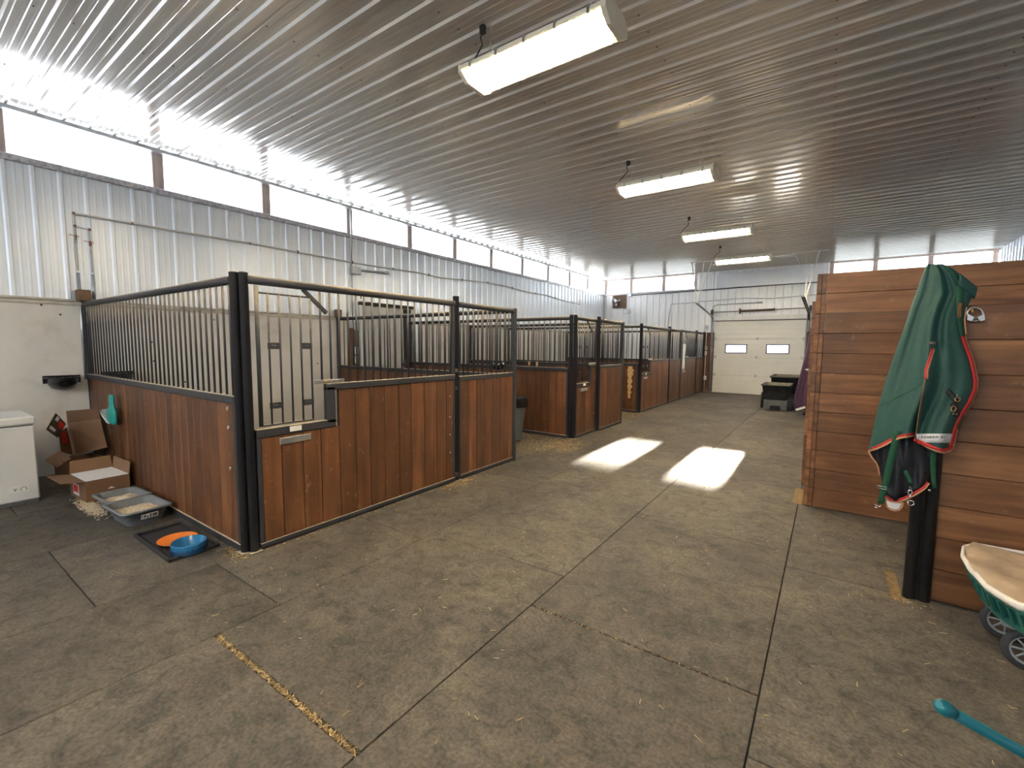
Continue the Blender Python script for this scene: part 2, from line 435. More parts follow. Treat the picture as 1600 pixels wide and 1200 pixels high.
# floor: rubber mats laid in columns over a base
YS = {(-7.36, -5.85): [.66, -1.17, 2.5], (-5.85, -4.64): [-.3, 1.52, 3.3], (-4.64, -3.443): [.664, -1.17, 2.5, 4.3, 6.1, 7.9, 9.7, 11.5, 13.3, 15.1],
      (-3.443, -2.588): [-.5, -2.3, 1.305, 2.436, 4.27, 6.1, 7.93, 9.75, 11.6, 13.4, 15.2],
      (-2.588, -1.378): [-.86, -2.7, .964, 2.59, 4.42, 6.25, 8.08, 9.9, 11.7, 13.5, 15.3],
      (-1.378, -.172): [.35, -1.5, 2.18, 3.92, 5.75, 7.4, 8.9, 10.45, 12.2, 14.0, 15.8],
      (-.172, 1.02): [0.0, -1.8, 1.82, 3.64, 5.47], (1.02, 2.2): [-.9, .9, 2.7, 4.5], (2.2, 3.40): [0.0, 1.8, 3.6]}
fb = MB()
fb.box(XL - .2, XR + .2, YF - .2, YB + .2, -.25, -.014, 1)
rr = random.Random(3)
for (x0, x1), ys in YS.items():
    yy = sorted([YF] + [y for y in ys] + [YB])
    for a, b in zip(yy[:-1], yy[1:]):
        g0 = .003 if a not in (.964, 2.18) else (.016 if a == .964 else .006); g1 = .003 if b not in (.964, 2.18) else (.016 if b == .964 else .006)
        fb.bbox(x0 + .0025, x1 - .0025, a + g0, b - g1, -.016, 0, .003, 0, rr.random())
struct('floor', fb, ['rubber', 'concrete_base'])

# ceiling
cm = MB()
sheet(cm, rib_profile(YF, YB, .2242, 1.002, .019, .0035), lambda a, d, b: (b, a, ZC - d), XL, XR)
cm.box(XL - .3, XR + .3, YF - .3, YB + .3, ZC + .03, ZC + .2)
for xs in (-6.365, -5.10, -3.85, -2.6, -1.35, -.1, 1.15, 2.4):
    y = 1.002 - .2242 * 30 + .11
    while y < YB:
        if y > YF: cm.cyl((xs, y, ZC), (xs, y, ZC - .006), .006, 6, 1)
        y += .2242
struct('ceiling', cm, ['ceiling_metal', 'dark_steel'])

# left wall: liner, corrugated sheet, sill, posts between the clerestory windows
wl = MB()
wp = rib_profile(YF, YB, .2207, .946, .022, .0022)
sheet(wl, wp, lambda a, d, b: (XL + d, a, b), 2.03, 3.49)
wd = rib_profile(5.15, 6.95, .2207, .946, .022, .0022)
sheet(wl, wd, lambda a, d, b: (XL + d, a, b), 0, 2.03)
wl.box(XL - .25, XL - .002, YF - .2, YB + .2, -.2, 3.49, 2)
struct('wall_left', wl, ['wall_metal', 'liner', 'wall_metal'])
lw = MB()
for a, b in ((YF, 5.15), (6.95, YB)): lw.box(XL, XL + .028, a, b, .0, 1.98)
for y, z in ((1.15, 1.96), (1.3, 1.86), (2.15, 1.55), (2.16, 1.3), (2.9, 1.88), (3.3, 1.9), (2.5, 1.0), (3.7, 1.55), (4.5, 1.2)):
    lw.cyl((XL + .027, y, z), (XL + .032, y, z), .011, 8, 1)
struct('trim_1', lw, ['liner', 'matt_black'], label='white plastic liner along the foot of the left wall')
tr = MB()
for a, b in ((YF, 5.15), (6.95, YB)):
    tr.bbox(XL, XL + .05, a, b, 1.975, 2.01, .004); tr.bbox(XL, XL + .035, a, b, 2.02, 2.045, .004)
struct('trim_2', tr, 'tan_rail', label='grey brown rail capping the white liner')
sl = MB(); sl.bbox(XL - .22, XL + .03, YF, YB, 3.49, 3.565, .006)
struct('trim_3', sl, 'wrapped_sill', label='plastic wrapped sill under the left clerestory windows')
hd = MB(); hd.bbox(XL - .22, XL + .05, YF, YB, 4.022, 4.069, .006)
struct('trim_4', hd, 'galvanised', label='head trim where left wall meets the ceiling')
mull = [2.348, 3.75, 5.262, 6.73, 8.13, 9.54, 11.0, 12.46, 13.9, 15.3]
y = 2.348 - 1.42
while y > YF: mull.append(y); y -= 1.42
mull = sorted(mull)
for y in mull:
    m = MB(); m.bbox(XL - .20, XL - .03, y - .062, y + .062, 3.56, 4.04, .006)
    struct('trim_5', m, 'post_wood')
ed = [YF] + mull + [YB]
for a, b in zip(ed[:-1], ed[1:]):
    m = MB(); m.box(XL - .10, XL - .094, a + .06, b - .06, 3.565, 4.035)
    struct('window_1', m, 'milky_pane')

# back wall
wb = MB()
pb = rib_profile(XL, XR, .2286, -7.25, .020, .004)
def clipp(x0, x1): return [(x0, 0)] + [(a, d) for a, d in pb if x0 < a < x1] + [(x1, 0)]
def back(x0, x1, z0, z1): sheet(wb, clipp(x0, x1), lambda a, d, b: (a, YB - d, b), z0, z1)
back(XL, -3.235, 0, 3.49); back(-3.235, -.645, 2.44, 3.49); back(-.645, XR, 0, 3.49)
back(-3.9, -.14, 3.49, 4.09)
wb.box(XL - .2, -3.235, YB + .003, YB + .22, -.2, 3.49); wb.box(-.645, XR + .2, YB + .003, YB + .22, -.2, 3.49)
wb.box(-3.235, -.645, YB + .003, YB + .22, 2.44, 3.49); wb.box(-3.9, -.14, YB + .003, YB + .22, 3.49, 4.09)
struct('wall_back', wb, ['back_metal'])
sp = MB(); sp.bbox(-3.27, -.30, YB - .045, YB - .021, 3.52, 3.99, .004)
struct('trim_6', sp, 'plain_metal', label='smooth metal panel above the overhead door')
for x0, x1 in ((XL, -3.9), (-.14, XR)):
    m = MB(); m.bbox(x0, x1, YB - .03, YB + .2, 3.49, 3.55, .005); struct('trim_7', m, 'wrapped_sill')
    m = MB(); m.bbox(x0, x1, YB - .03, YB + .2, 4.04, 4.088, .005); struct('trim_8', m, 'post_wood')
bm = {(XL, -3.9): [-7.28, -6.26, -5.05, -3.93], (-.14, XR): [-.09, .93, 2.10, 3.33]}
for (x0, x1), ms in bm.items():
    for x in ms:
        m = MB(); m.bbox(x - .055, x + .055, YB + .02, YB + .18, 3.55, 4.04, .005); struct('trim_9', m, 'post_wood')
    for a, b in zip(ms[:-1], ms[1:]):
        m = MB(); m.box(a + .05, b - .05, YB + .09, YB + .096, 3.55, 4.04); struct('window_2', m, 'back_pane')
cn = MB(); cn.bbox(XL, XL + .07, YB - .07, YB, 0, 4.04, .006)
struct('trim_10', cn, 'galvanised', label='corner flashing between left and back walls')
wc = MB()
x = -3.56
while x < -3.25: wc.bbox(x, min(x + .14, -3.25), YB - .06, YB - .022, .02, 2.03, .003, 0, rr.random()); x += .143
x = -.60
while x < 3.2: wc.bbox(x, x + .14, YB - .06, YB - .022, .02, 2.03, .003, 0, rr.random()); x += .143
struct('trim_11', wc, 'wainscot_wood', label='dark wooden boarding beside the overhead door')

# right wall
wr = MB(); sheet(wr, rib_profile(YF, YB, .2242, 1.0, .022, .004), lambda a, d, b: (XR - d, a, b), 0, ZC)
wr.box(XR + .003, XR + .22, YF - .2, YB + .2, -.2, ZC + .02)
struct('wall_right', wr, 'wall_metal')
# unseen front wall; its wide glazed opening is added for fill light
wf = MB(); wf.box(XL - .2, -5.2, YF - .2, YF, -.2, ZC + .02); wf.box(1.2, XR + .2, YF - .2, YF, -.2, ZC + .02)
wf.box(-5.2, 1.2, YF - .2, YF, -.2, 2.6); wf.box(-5.2, 1.2, YF - .2, YF, 4.03, ZC + .02)
struct('wall_front', wf, 'back_metal')
m = MB(); m.box(-5.2, 1.2, YF - .12, YF - .114, 2.6, 4.03); struct('fill_window', m, 'clear_pane')  # glazing of the added opening, lets fill light in from behind
gd = MB(); gd.box(-60, 60, YB + .3, 90, -.6, -.3); gd.box(-60, XL - .3, -60, YB + .3, -.6, -.3); gd.box(-60, 60, -60, YF - .4, -.6, -.3)
obj('ground', gd, 'snow', kind='structure')

# overhead door (door_1)
dr = root('door_1', (-1.94, YB - .08, 0), kind='structure', label='white sectional overhead door with two small windows')
zs = [-.008, .605, 1.21, 1.815, 2.42]
for i in range(4):
    p = MB(); y0 = YB - .10; y1 = YB - .05
    x0, x1 = -3.235, -.645
    z0, z1 = zs[i], zs[i + 1] - .006
    p.box(x0, x1, y1 - .012, y1 - .002, z1 - .02, z1 + .02)
    if i != 2: p.bbox(x0, x1, y0, y1, z0, z1, .006)
    else:
        wz0, wz1 = 1.345, 1.625
        xs = [x0, -2.90, -2.20, -1.70, -1.02, x1]
        p.bbox(x0, x1, y0, y1, z0, wz0, .004); p.bbox(x0, x1, y0, y1, wz1, z1, .004)
        for a, b in ((x0, -2.88), (-2.235, -1.675), (-1.045, x1)): p.bbox(a, b, y0, y1, wz0 - .002, wz1 + .002, .002)
    for k in (1, 2, 3):
        z = z0 + (z1 - z0) * k / 4
        if i != 2: p.bbox(x0 + .02, x1 - .02, y0 - .008, y0 + .002, z - .010, z + .010, .002)
    o = obj('door_section', p, 'door_white', dr)
    if i == 2:
        for a, b in ((-2.88, -2.235), (-1.675, -1.045)):
            f = MB(); q = .035
            f.bbox(a - .01, b + .01, y0 - .012, y1, wz0 - .01, wz0 + q - .01, .004); f.bbox(a - .01, b + .01, y0 - .012, y1, wz1 - q + .01, wz1 + .01, .004)
            f.bbox(a - .01, a + q - .01, y0 - .012, y1, wz0, wz1, .004); f.bbox(b - q + .01, b + .01, y0 - .012, y1, wz0, wz1, .004)
            obj('window_frame', f, 'window_frame_dark', o)
            g = MB(); g.box(a + q - .012, b - q + .012, y0 + .02, y0 + .024, wz0 + q - .012, wz1 - q + .012); obj('pane', g, 'clear_pane', o)
for i in (1, 2, 3):
    for x in (-3.19, -1.94, -.69):
        h = MB(); h.bbox(x - .03, x + .03, YB - .115, YB - .099, zs[i] - .045, zs[i] + .045, .003); h.cyl((x - .035, YB - .118, zs[i]), (x + .035, YB - .118, zs[i]), .008, 8)
        obj('hinge', h, 'galvanised', dr)
sl_ = MB(); sl_.bbox(-3.25, -.63, YB - .13, YB - .10, 2.395, 2.425, .004); obj('top_strut', sl_, 'dark_steel', dr)
lt = MB(); lt.bbox(-3.30, -.58, YB - .10, YB - .01, 2.421, 2.56, .004); obj('header_board', lt, 'white_trim', dr)
for sgn, x in ((-1, -3.30), (1, -.58)):
    jb = MB(); jb.bbox(x - .05 if sgn < 0 else x - .10, x + .10 if sgn < 0 else x + .05, YB - .049, YB - .01, 0, 2.46, .004); obj('jamb', jb, 'white_trim', dr)
    yend = 14.1 if sgn < 0 else 12.6; zend = 2.83 if sgn < 0 else 2.72
    t = MB(); pts = [(x, YB - .16, 0.02), (x, YB - .16, 2.30)]
    for k in range(1, 7):
        a = math.pi / 2 * k / 6; pts.append((x, YB - .16 - .28 * (1 - math.cos(a)), 2.30 + .28 * math.sin(a)))
    pts.append((x, yend, zend)); 
    for dx in (-.028, .028): t.tube([(p[0] + dx, p[1], p[2]) for p in pts], .011, 6)
    for a, b in zip(pts[:-1], pts[1:]): t.beam(a, b, .058, .010)
    obj('track', t, 'dark_steel' if sgn > 0 else 'galvanised', dr)
ts = MB(); ts.cyl((-3.36, YB - .20, 2.70), (-.52, YB - .20, 2.745), .013, 10); obj('torsion_shaft', ts, 'dark_steel', dr)
spg = MB(); spg.cyl((-2.46, YB - .20, 2.714), (-1.52, YB - .20, 2.729), .032, 12)
spg.cyl((-2.50, YB - .20, 2.713), (-2.46, YB - .20, 2.714), .085, 16); spg.cyl((-1.52, YB - .2, 2.729), (-1.49, YB - .2, 2.729), .045, 16); obj('torsion_spring', spg, 'brown_board', dr)
for x in (-3.33, -.55):
    dm = MB(); dm.cyl((x - .03, YB - .20, 2.70 if x < -2 else 2.744), (x + .03, YB - .20, 2.70 if x < -2 else 2.744), .075, 18)
    dm.bbox(x - .01, x + .01, YB - .26, YB - .02, 2.60, 2.80, .003); obj('cable_drum', dm, 'dark_steel', dr)
# perforated hangers from the ceiling to the ends of the tracks
hgd = [(-3.56, 14.5, -3.30, 14.15, 2.84), (-3.02, 14.6, -3.30, 14.25, 2.84), (-3.27, 14.7, -3.30, 14.3, 2.86)]
for hx, hy, tx, ty, tz in hgd:
    m = MB(); m.beam((hx, hy, ZC - .02), (tx, ty, tz), .028, .004); obj('hanger_strap', m, 'white_trim', dr)
m = MB(); m.beam((-3.6, 14.4, ZC - .03), (-2.9, 14.4, ZC - .03), .03, .012); obj('hanger_strap', m, 'white_trim', dr)
for hx, hy, tx, ty, tz in ((-.94, 14.4, -.60, 14.3, 3.4), (-.66, 14.4, -.60, 14.3, 3.4), (-.36, 14.4, -.58, 13.6, 2.75), (-.60, 14.3, -.60, 13.7, 2.76)):
    m = MB(); m.beam((hx, hy, (ZC - .02) if hx != -.60 else 3.42), (tx, ty, tz), .034, .004); obj('hanger_strap', m, 'white_trim', dr)
m = MB(); m.beam((-.98, 14.4, ZC - .03), (-.15, 14.4, ZC - .03), .03, .012); obj('hanger_strap', m, 'white_trim', dr)

# side door in the left wall (door_2)
d2 = root('door_2', (XL + .05, 6.0, 0), kind='structure', label='grey metal clad sliding side door behind the near stall')
p = MB(); sheet(p, rib_profile(5.42, 6.42, .11, 5.45, .006, .002), lambda a, d, b: (XL + .075 + d, a, b), .05, 2.26); p.box(XL + .035, XL + .075, 5.42, 6.42, .05, 2.26)
obj('door_leaf', p, 'door_metal', d2)
p = MB(); p.bbox(XL + .03, XL + .10, 5.36, 6.72, 2.285, 2.345, .006); obj('door_track', p, 'matt_black', d2)
p = MB(); p.box(XL + .022, XL + .034, 6.42, 6.66, .0, 2.27); obj('dark_gap', p, 'matt_black', d2)
p = MB(); p.bbox(XL + .022, XL + .09, 6.66, 6.72, .0, 2.33, .004); p.bbox(XL + .022, XL + .09, 5.36, 5.41, .0, 2.28, .004); obj('door_jamb', p, 'white_trim', d2)
p = MB(); p.bbox(XL + .08, XL + .14, 6.36, 6.50, 1.10, 1.16, .006); p.bbox(XL + .08, XL + .12, 6.40, 6.45, 1.03, 1.24, .006); obj('door_latch', p, 'dark_steel', d2)

# ------------------------------------------------------------------ lights
def fixture(i, y, label):
    x0, x1 = -2.50, -1.27; zc = 3.70
    r = root('fluorescent_light', ((x0 + x1) / 2, y, zc - .06), label, 'ceiling light', 'fluorescent lights hanging in a row down the aisle')
    h = MB(); w = .18
    prof = [(-w, zc - .005), (-w, zc + .02), (-w * .62, zc + .075), (w * .62, zc + .075), (w, zc + .02), (w, zc - .005), (w - .016, zc - .005), (w - .03, zc + .018), (-w + .03, zc + .018), (-w + .016, zc - .005)]
    h.prism([(x0 + .03, y + a, b) for a, b in prof], (x1 - x0 - .06, 0, 0)); obj('housing', h, 'fixture_white', r)
    for x, s in ((x0, 1), (x1, -1)):
        e = MB()
        pr = [(-w - .008, zc - .03), (-w - .008, zc + .022), (-w * .62, zc + .08), (w * .62, zc + .08), (w + .008, zc + .022), (w + .008, zc - .03), (w * .55, zc - .082), (-w * .55, zc - .082)]
        e.prism([(x, y + a, b) for a, b in pr], (s * .032, 0, 0)); obj('end_cap', e, 'fixture_white', r)
        for k in range(4):
            sk = MB(); yy = y - .105 + .07 * k; sk.bbox(x + s * .032, x + s * .062, yy - .014, yy + .014, zc - .022, zc + .018, .003)
            obj('lamp_holder', sk, 'fixture_white', r)
    for k in range(4):
        yy = y - .105 + .07 * k; t = MB(); t.cyl((x0 + .062, yy, zc - .006), (x1 - .062, yy, zc - .006), .0145, 12); obj('fluorescent_tube', t, 'tube_light', r)
    ln = MB(); lp = [(-w, zc - .006), (-w * .97, zc - .03), (-w * .55, zc - .078), (w * .55, zc - .078), (w * .97, zc - .03), (w, zc - .006)]
    rows = [[(x, y + a, b) for a, b in lp] for x in (x0 + .032, x1 - .032)]
    ln.grid(rows, 0, False); obj('lens', ln, 'lens_plastic', r)
    fl = MB()
    for s in (-1, 1): fl.bbox(x0 + .03, x1 - .03, y + s * w - .012, y + s * w + .012, zc - .014, zc + .006, .003)
    obj('lens_rim', fl, 'fixture_white', r)
    for s in (-1, 1):
        for k in range(5):
            xx = x0 + .12 + k * (x1 - x0 - .24) / 4
            c = MB(); c.bbox(xx - .012, xx + .012, y + s * (w + .006) - .006, y + s * (w + .006) + .006, zc - .026, zc + .03, .003)
            obj('latch_clip', c, 'galvanised', r)
    for x in (x0 + .17, x1 - .17):
        for s in (-1, 1):
            c = MB(); c.tube([(x + s * .05, y, zc + .078), (x, y, zc + .24), (x, y, ZC - .004)], .0022, 6); obj('hanging_wire', c, 'galvanised', r)
    c = MB(); c.tube([(x0 + .01, y, zc + .05), (x0 - .05, y + .01, zc + .11), (x0 - .02, y + .02, zc + .16), (x0 + .09, y, zc + .24), (x0 + .07, y, zc + .30), (x0 + .10, y, zc + .34), (x0 + .09, y, ZC - .01)], .006, 8)
    c.bbox(x0 + .07, x0 + .115, y - .018, y + .018, ZC - .07, ZC - .005, .004); obj('power_cord', c, 'matt_black', r)
fixture(0, 2.98, 'large nearest fluorescent light over the aisle, showing largest of the row')
fixture(1, 6.16, 'second fluorescent light from the camera, hung over the aisle')
fixture(2, 9.44, 'third fluorescent light from the camera, hung over the aisle')
fixture(3, 12.52, 'small farthest fluorescent light in front of the overhead door')
fixture(4, -.22, 'added fluorescent fill light, unseen behind the camera')  # extra fixture out of view, added for fill light
fixture(5, -3.4, 'last added fluorescent fill light, near the unseen front wall')  # second unseen fixture, also added to fill from behind
#PART3
# ------------------------------------------------------------------ horse stalls
# S maps (along, out, z) to the world; 'x' panels run along x at a given y, 'y' panels run along y at a given x
def XP(y0, sgn=1): return lambda a, d, z: (a, y0 + sgn * d, z)
def YP(x0): return lambda a, d, z: (x0 + d, a, z)
def pbox(mb, T, a0, a1, d0, d1, z0, z1, c=.004, mi=0, rnd=.5):
    p, q = T(a0, d0, z0), T(a1, d1, z1); return mb.bbox(p[0], q[0], p[1], q[1], p[2], q[2], c, mi, rnd)
def boards(T, a0, a1, z0, z1, w=.15, th=.02, seed=1, ztop=None):
    mb = MB(); r = random.Random(seed); a = a0
    while a < a1 - 1e-4:
        b = min(a + w * r.uniform(.9, 1.1), a1)
        if a1 - b < .04: b = a1
        zt = z1 if ztop is None else ztop((a + b) / 2)
        pbox(mb, T, a + .0026, b - .0026, -th, th, z0, zt, .0035, 0, r.random())
        pbox(mb, T, a - .002, b + .002, -th * .4, th * .4, z0 + .004, zt - .004, .001, 0, 0.0); a = b
    return mb
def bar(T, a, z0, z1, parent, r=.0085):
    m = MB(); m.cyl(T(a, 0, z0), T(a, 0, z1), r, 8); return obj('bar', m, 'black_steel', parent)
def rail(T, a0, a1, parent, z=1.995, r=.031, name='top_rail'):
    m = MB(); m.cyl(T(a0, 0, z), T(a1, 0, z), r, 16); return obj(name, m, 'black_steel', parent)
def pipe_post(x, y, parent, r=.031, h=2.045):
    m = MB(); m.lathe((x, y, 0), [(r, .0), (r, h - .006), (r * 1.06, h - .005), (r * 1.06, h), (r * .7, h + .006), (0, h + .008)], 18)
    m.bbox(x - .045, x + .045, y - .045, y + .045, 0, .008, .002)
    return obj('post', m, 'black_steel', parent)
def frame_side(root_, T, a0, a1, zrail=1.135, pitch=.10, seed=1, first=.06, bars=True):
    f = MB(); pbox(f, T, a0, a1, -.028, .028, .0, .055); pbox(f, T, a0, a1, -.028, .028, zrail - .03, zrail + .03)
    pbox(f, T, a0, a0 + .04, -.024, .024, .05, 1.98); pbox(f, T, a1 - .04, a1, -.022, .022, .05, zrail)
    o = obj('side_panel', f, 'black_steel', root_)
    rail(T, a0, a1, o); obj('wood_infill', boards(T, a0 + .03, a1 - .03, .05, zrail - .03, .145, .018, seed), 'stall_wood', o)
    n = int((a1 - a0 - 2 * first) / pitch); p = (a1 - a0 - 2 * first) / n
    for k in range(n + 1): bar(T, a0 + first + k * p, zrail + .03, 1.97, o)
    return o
def fixed_panel(root_, T, a0, a1, seed, pitch=.085):
    f = MB(); zr = 1.165
    pbox(f, T, a0, a1, -.022, .022, .01, .055); pbox(f, T, a0, a1, -.022, .022, zr - .028, zr + .028)
    pbox(f, T, a0, a0 + .02, -.021, .021, .04, zr); pbox(f, T, a1 - .02, a1, -.021, .021, .04, zr)
    o = obj('front_panel', f, 'black_steel', root_)
    rail(T, a0, a1, o); obj('wood_infill', boards(T, a0, a1, .05, zr - .028, .155, .018, seed), 'stall_wood', o)
    n = max(2, int((a1 - a0) / pitch))
    for k in range(1, n): bar(T, a0 + k * (a1 - a0) / n, zr + .028, 1.97, o)
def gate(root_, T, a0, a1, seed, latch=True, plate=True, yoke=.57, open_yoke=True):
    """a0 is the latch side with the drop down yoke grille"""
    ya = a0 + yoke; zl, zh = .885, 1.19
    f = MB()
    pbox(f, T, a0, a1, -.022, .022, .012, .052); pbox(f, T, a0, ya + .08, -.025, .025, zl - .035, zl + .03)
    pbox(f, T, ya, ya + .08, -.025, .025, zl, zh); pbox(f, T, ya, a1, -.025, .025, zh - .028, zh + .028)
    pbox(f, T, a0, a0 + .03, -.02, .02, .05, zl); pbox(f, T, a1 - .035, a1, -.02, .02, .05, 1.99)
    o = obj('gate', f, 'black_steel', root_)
    obj('wood_infill', boards(T, a0 + .03, a1 - .03, .05, 0, .165, .018, seed, lambda a: zl - .035 if a < ya + .04 else zh - .028), 'stall_wood', o)
    g = MB()   # the yoke grille that folds down, a frame of thin rod
    p, q = T(a0 + .045, 0, .93), T(a0 + .045, 0, 1.965); g.cyl(p, q, .015, 10)
    for z in (.935, 1.915): g.cyl(T(a0 + .045, 0, z), T(a0 + .46, 0, z), .007, 8)
    for z in (1.08, 1.53):
        for u in (.115, .375): pbox(g, T, a0 + u, a0 + u + .09, -.008, .006, z - .025, z + .025, .002)
    og = obj('yoke_grille', g, 'black_steel', o)
    for k in range(6): bar(T, a0 + .125 + k * .083 if k else a0 + .125, .935, 1.915, o, .0075) if k < 5 else None
    m = MB()
    for z in (1.08, 1.53):
        for u in (.16, .42): pbox(m, T, a0 + u - .016, a0 + u + .016, .006, .009, z - .004, z + .004, .001)
    obj('slot_plate', m, 'chrome', o)
    m = MB(); m.beam(T(a0 + .40, .0, 1.975), T(a0 + .60, 0, 1.80), .018, .03); obj('brace', m, 'black_steel', o)
    k = 0; a = a0 + .545
    while a < a1 - .06:
        bar(T, a, (1.245 if a < a0 + .62 else 1.215) if a > ya - .1 else .94, 1.97, o); a += .0855; k += 1
    if latch:
        m = MB(); pbox(m, T, a0 + .46, a0 + .74, .012, .024, 1.222, 1.252, .003); pbox(m, T, a0 + .62, a0 + .68, .024, .032, 1.226, 1.248, .003)
        obj('latch', m, 'galvanised', o); m = MB(); m.cyl(T(a0 + .55, .03, 1.237), T(a0 + .59, .03, 1.237), .006, 8); obj('latch_pin', m, 'brass', o)
    if plate:
        m = MB(); pbox(m, T, a0 + .165, a0 + .42, .018, .026, .775, .825, .002)
        for u in (.185, .40): m.cyl(T(a0 + u, .026, .80), T(a0 + u, .029, .80), .006, 8)
        obj('name_plate', m, 'galvanised', o)
        m = MB(); pbox(m, T, a0 + .245, a0 + .34, .025, .030, .865, .905, .001); obj('card_holder', m, 'white_print', o)
    for z in (.35, .55, .75, .98):
        m = MB(); m.lathe(T(a1 - .085, .018, z), [(.009, 0), (.008, .004), (0, .006)], 10, 0, (1, 0, 0)); obj('bolt', m, 'galvanised', o)
    for z in (.08, 1.06, 1.26):
        m = MB(); pbox(m, T, a1 - .01, a1 + .05, -.012, .034, z - .02, z + .02, .003); obj('hinge', m, 'dark_steel', o)
    return o
def pale_mark(root_, T, a, z0, z1, w, seed, name='pale_strip'):  # pale strip of ragged width laid on the boards
    r = random.Random(seed); n = 16; L = []; R = []
    for k in range(n + 1):
        z = z0 + (z1 - z0) * k / n; ww = w * (.5 + .9 * r.random()) * (.5 + .7 * k / n)
        L.append(T(a - ww * .35, .0, z)); R.append(T(a + ww * .65, .0, z))
    m = MB(); m.prism(L + R[::-1], Vector(T(0, .0035, 0)) - Vector(T(0, 0, 0)))
    return obj(name, m, 'pale_wood', root_, label='pale strip with ragged edges on the stall boards')

FX = -3.42
# --- stall 1
s1 = root('horse_stall', (-5.4, 3.2, 0), 'near horse stall with reddish board sides behind the litter pans and cardboard boxes', 'horse stall', 'horse stalls along the left side of the aisle')
T = XP(1.515)
o = frame_side(s1, T, XL + .04, FX - .085, 1.135, .10, 11)
for z, k in ((1.07, 0), (.93, 1), (.62, 2)):
    m = MB(); c = T(-3.585, -.03, z); m.tube([(c[0] + .014 * math.cos(t), c[1] - .006, c[2] + .014 * math.sin(t)) for t in [i * math.pi / 5 for i in range(10)]], .003, 6, closed=True)
    m.cyl((c[0] - .012, c[1] + .018, c[2]), (c[0] - .012, c[1] - .01, c[2]), .004, 6); obj('ring_hook', m, 'chrome', o)
rail(XP(1.515), XL + .04, XL + .08, s1, 2.0, .031) if False else None
T = XP(4.90); frame_side(s1, T, XL + .04, FX - .07, 1.135, .135, 12)
pipe_post(FX - .050, 1.510, s1, .030); pipe_post(FX - .004, 1.553, s1, .030); pipe_post(FX, 3.772, s1, .035, 2.08)
T = YP(FX)
m = MB(); m.bbox(FX - .03, FX + .03, 4.87, 4.93, 0, 2.03, .005); obj('post', m, 'black_steel', s1)
gate(s1, T, 1.590, 3.735, 21); rail(T, 1.57, 3.74, s1, 2.0); fixed_panel(s1, T, 3.806, 4.872, 22, .087)
m = MB(); m.bbox(XL + .03, XL + .13, 1.44, 1.56, 2.03, 2.16, .006); obj('wall_bracket', m, 'brown_board', s1)
m = MB(); m.bbox(XL + .03, XL + .12, 4.85, 4.95, 2.03, 2.16, .006); obj('wall_bracket', m, 'brown_board', s1)
m = MB(); c = (-3.60, 4.80, 1.22); m.lathe((c[0], c[1], c[2]), [(.03, 0), (.07, .01), (.085, .10), (.075, .10), (.06, .03), (0, .02)], 18); obj('water_bowl', m, 'gloss_black', s1)

# --- stall 2
s2 = root('horse_stall', (-5.4, 7.6, 0), 'middle horse stall with boarded side facing the grey bin, beyond the first alley', 'horse stall', 'horse stalls along the left side of the aisle')
frame_side(s2, XP(6.62), XL + .04, FX - .085, 1.15, .105, 31); frame_side(s2, XP(8.58), XL + .04, FX + .02, 1.15, .11, 32)
pipe_post(FX - .055, 6.62, s2); pipe_post(FX, 6.66, s2); pipe_post(FX + .03, 7.50, s2, .033, 2.06)
gate(s2, YP(FX), 6.69, 7.47, 33, yoke=.50); rail(YP(FX), 6.68, 7.47, s2)
fixed_panel(s2, YP(FX + .045), 7.53, 8.56, 34, .078)
m = MB(); m.bbox(FX + .015, FX + .075, 8.555, 8.615, 0, 2.03, .005); obj('post', m, 'black_steel', s2)
pale_mark(s2, XP(6.60, -1), -4.28, 1.19, 1.27, .045, 4); pale_mark(s2, XP(6.60, -1), -4.12, 1.19, 1.27, .045, 5)

# --- stall 3
FX3 = -3.555
s3 = root('horse_stall', (-5.4, 11.8, 0), 'third horse stall with a pale jagged stripe on its side boards', 'horse stall', 'horse stalls along the left side of the aisle')
frame_side(s3, XP(10.20), XL + .04, FX3 - .04, 1.12, .12, 41); frame_side(s3, XP(13.56), XL + .04, FX3 - .04, 1.13, .13, 42)
pipe_post(FX3, 10.20, s3, .035, 2.06); pipe_post(FX3, 12.42, s3, .04, 2.07)
gate(s3, YP(FX3), 10.24, 12.38, 43); rail(YP(FX3), 10.2, 12.4, s3); fixed_panel(s3, YP(FX3), 12.46, 13.52, 44, .10)
m = MB(); m.bbox(FX3 - .035, FX3 + .035, 13.53, 13.60, 0, 2.03, .005); obj('post', m, 'black_steel', s3)
pale_mark(s3, XP(10.18, -1), -3.80, .33, 1.08, .13, 9)
# --- stall 4
s4 = root('horse_stall', (-5.4, 15.1, 0), 'farthest horse stall, in the corner beside the overhead door', 'horse stall', 'horse stalls along the left side of the aisle')
pipe_post(FX3, 15.42, s4, .038, 2.06); pipe_post(FX3, 16.52, s4, .035, 2.05)
gate(s4, YP(FX3), 13.66, 15.38, 53, yoke=.45); rail(YP(FX3), 13.6, 15.4, s4); fixed_panel(s4, YP(FX3), 15.46, 16.48, 54, .12)
# towel on stall 4
m = MB(); rows = []
for k in range(7):
    z = 1.62 - k * .13; rows.append([(FX3 + .030 + .006 * math.sin(j * 1.7 + k), 13.72 + j * .055, z) for j in range(6)])
m.grid(rows); obj('cloth', m, 'white_print', loc=(FX3 + .03, 13.9, .8), label='white cloth hanging on the farthest stall gate', cat='cloth', solid=.008)

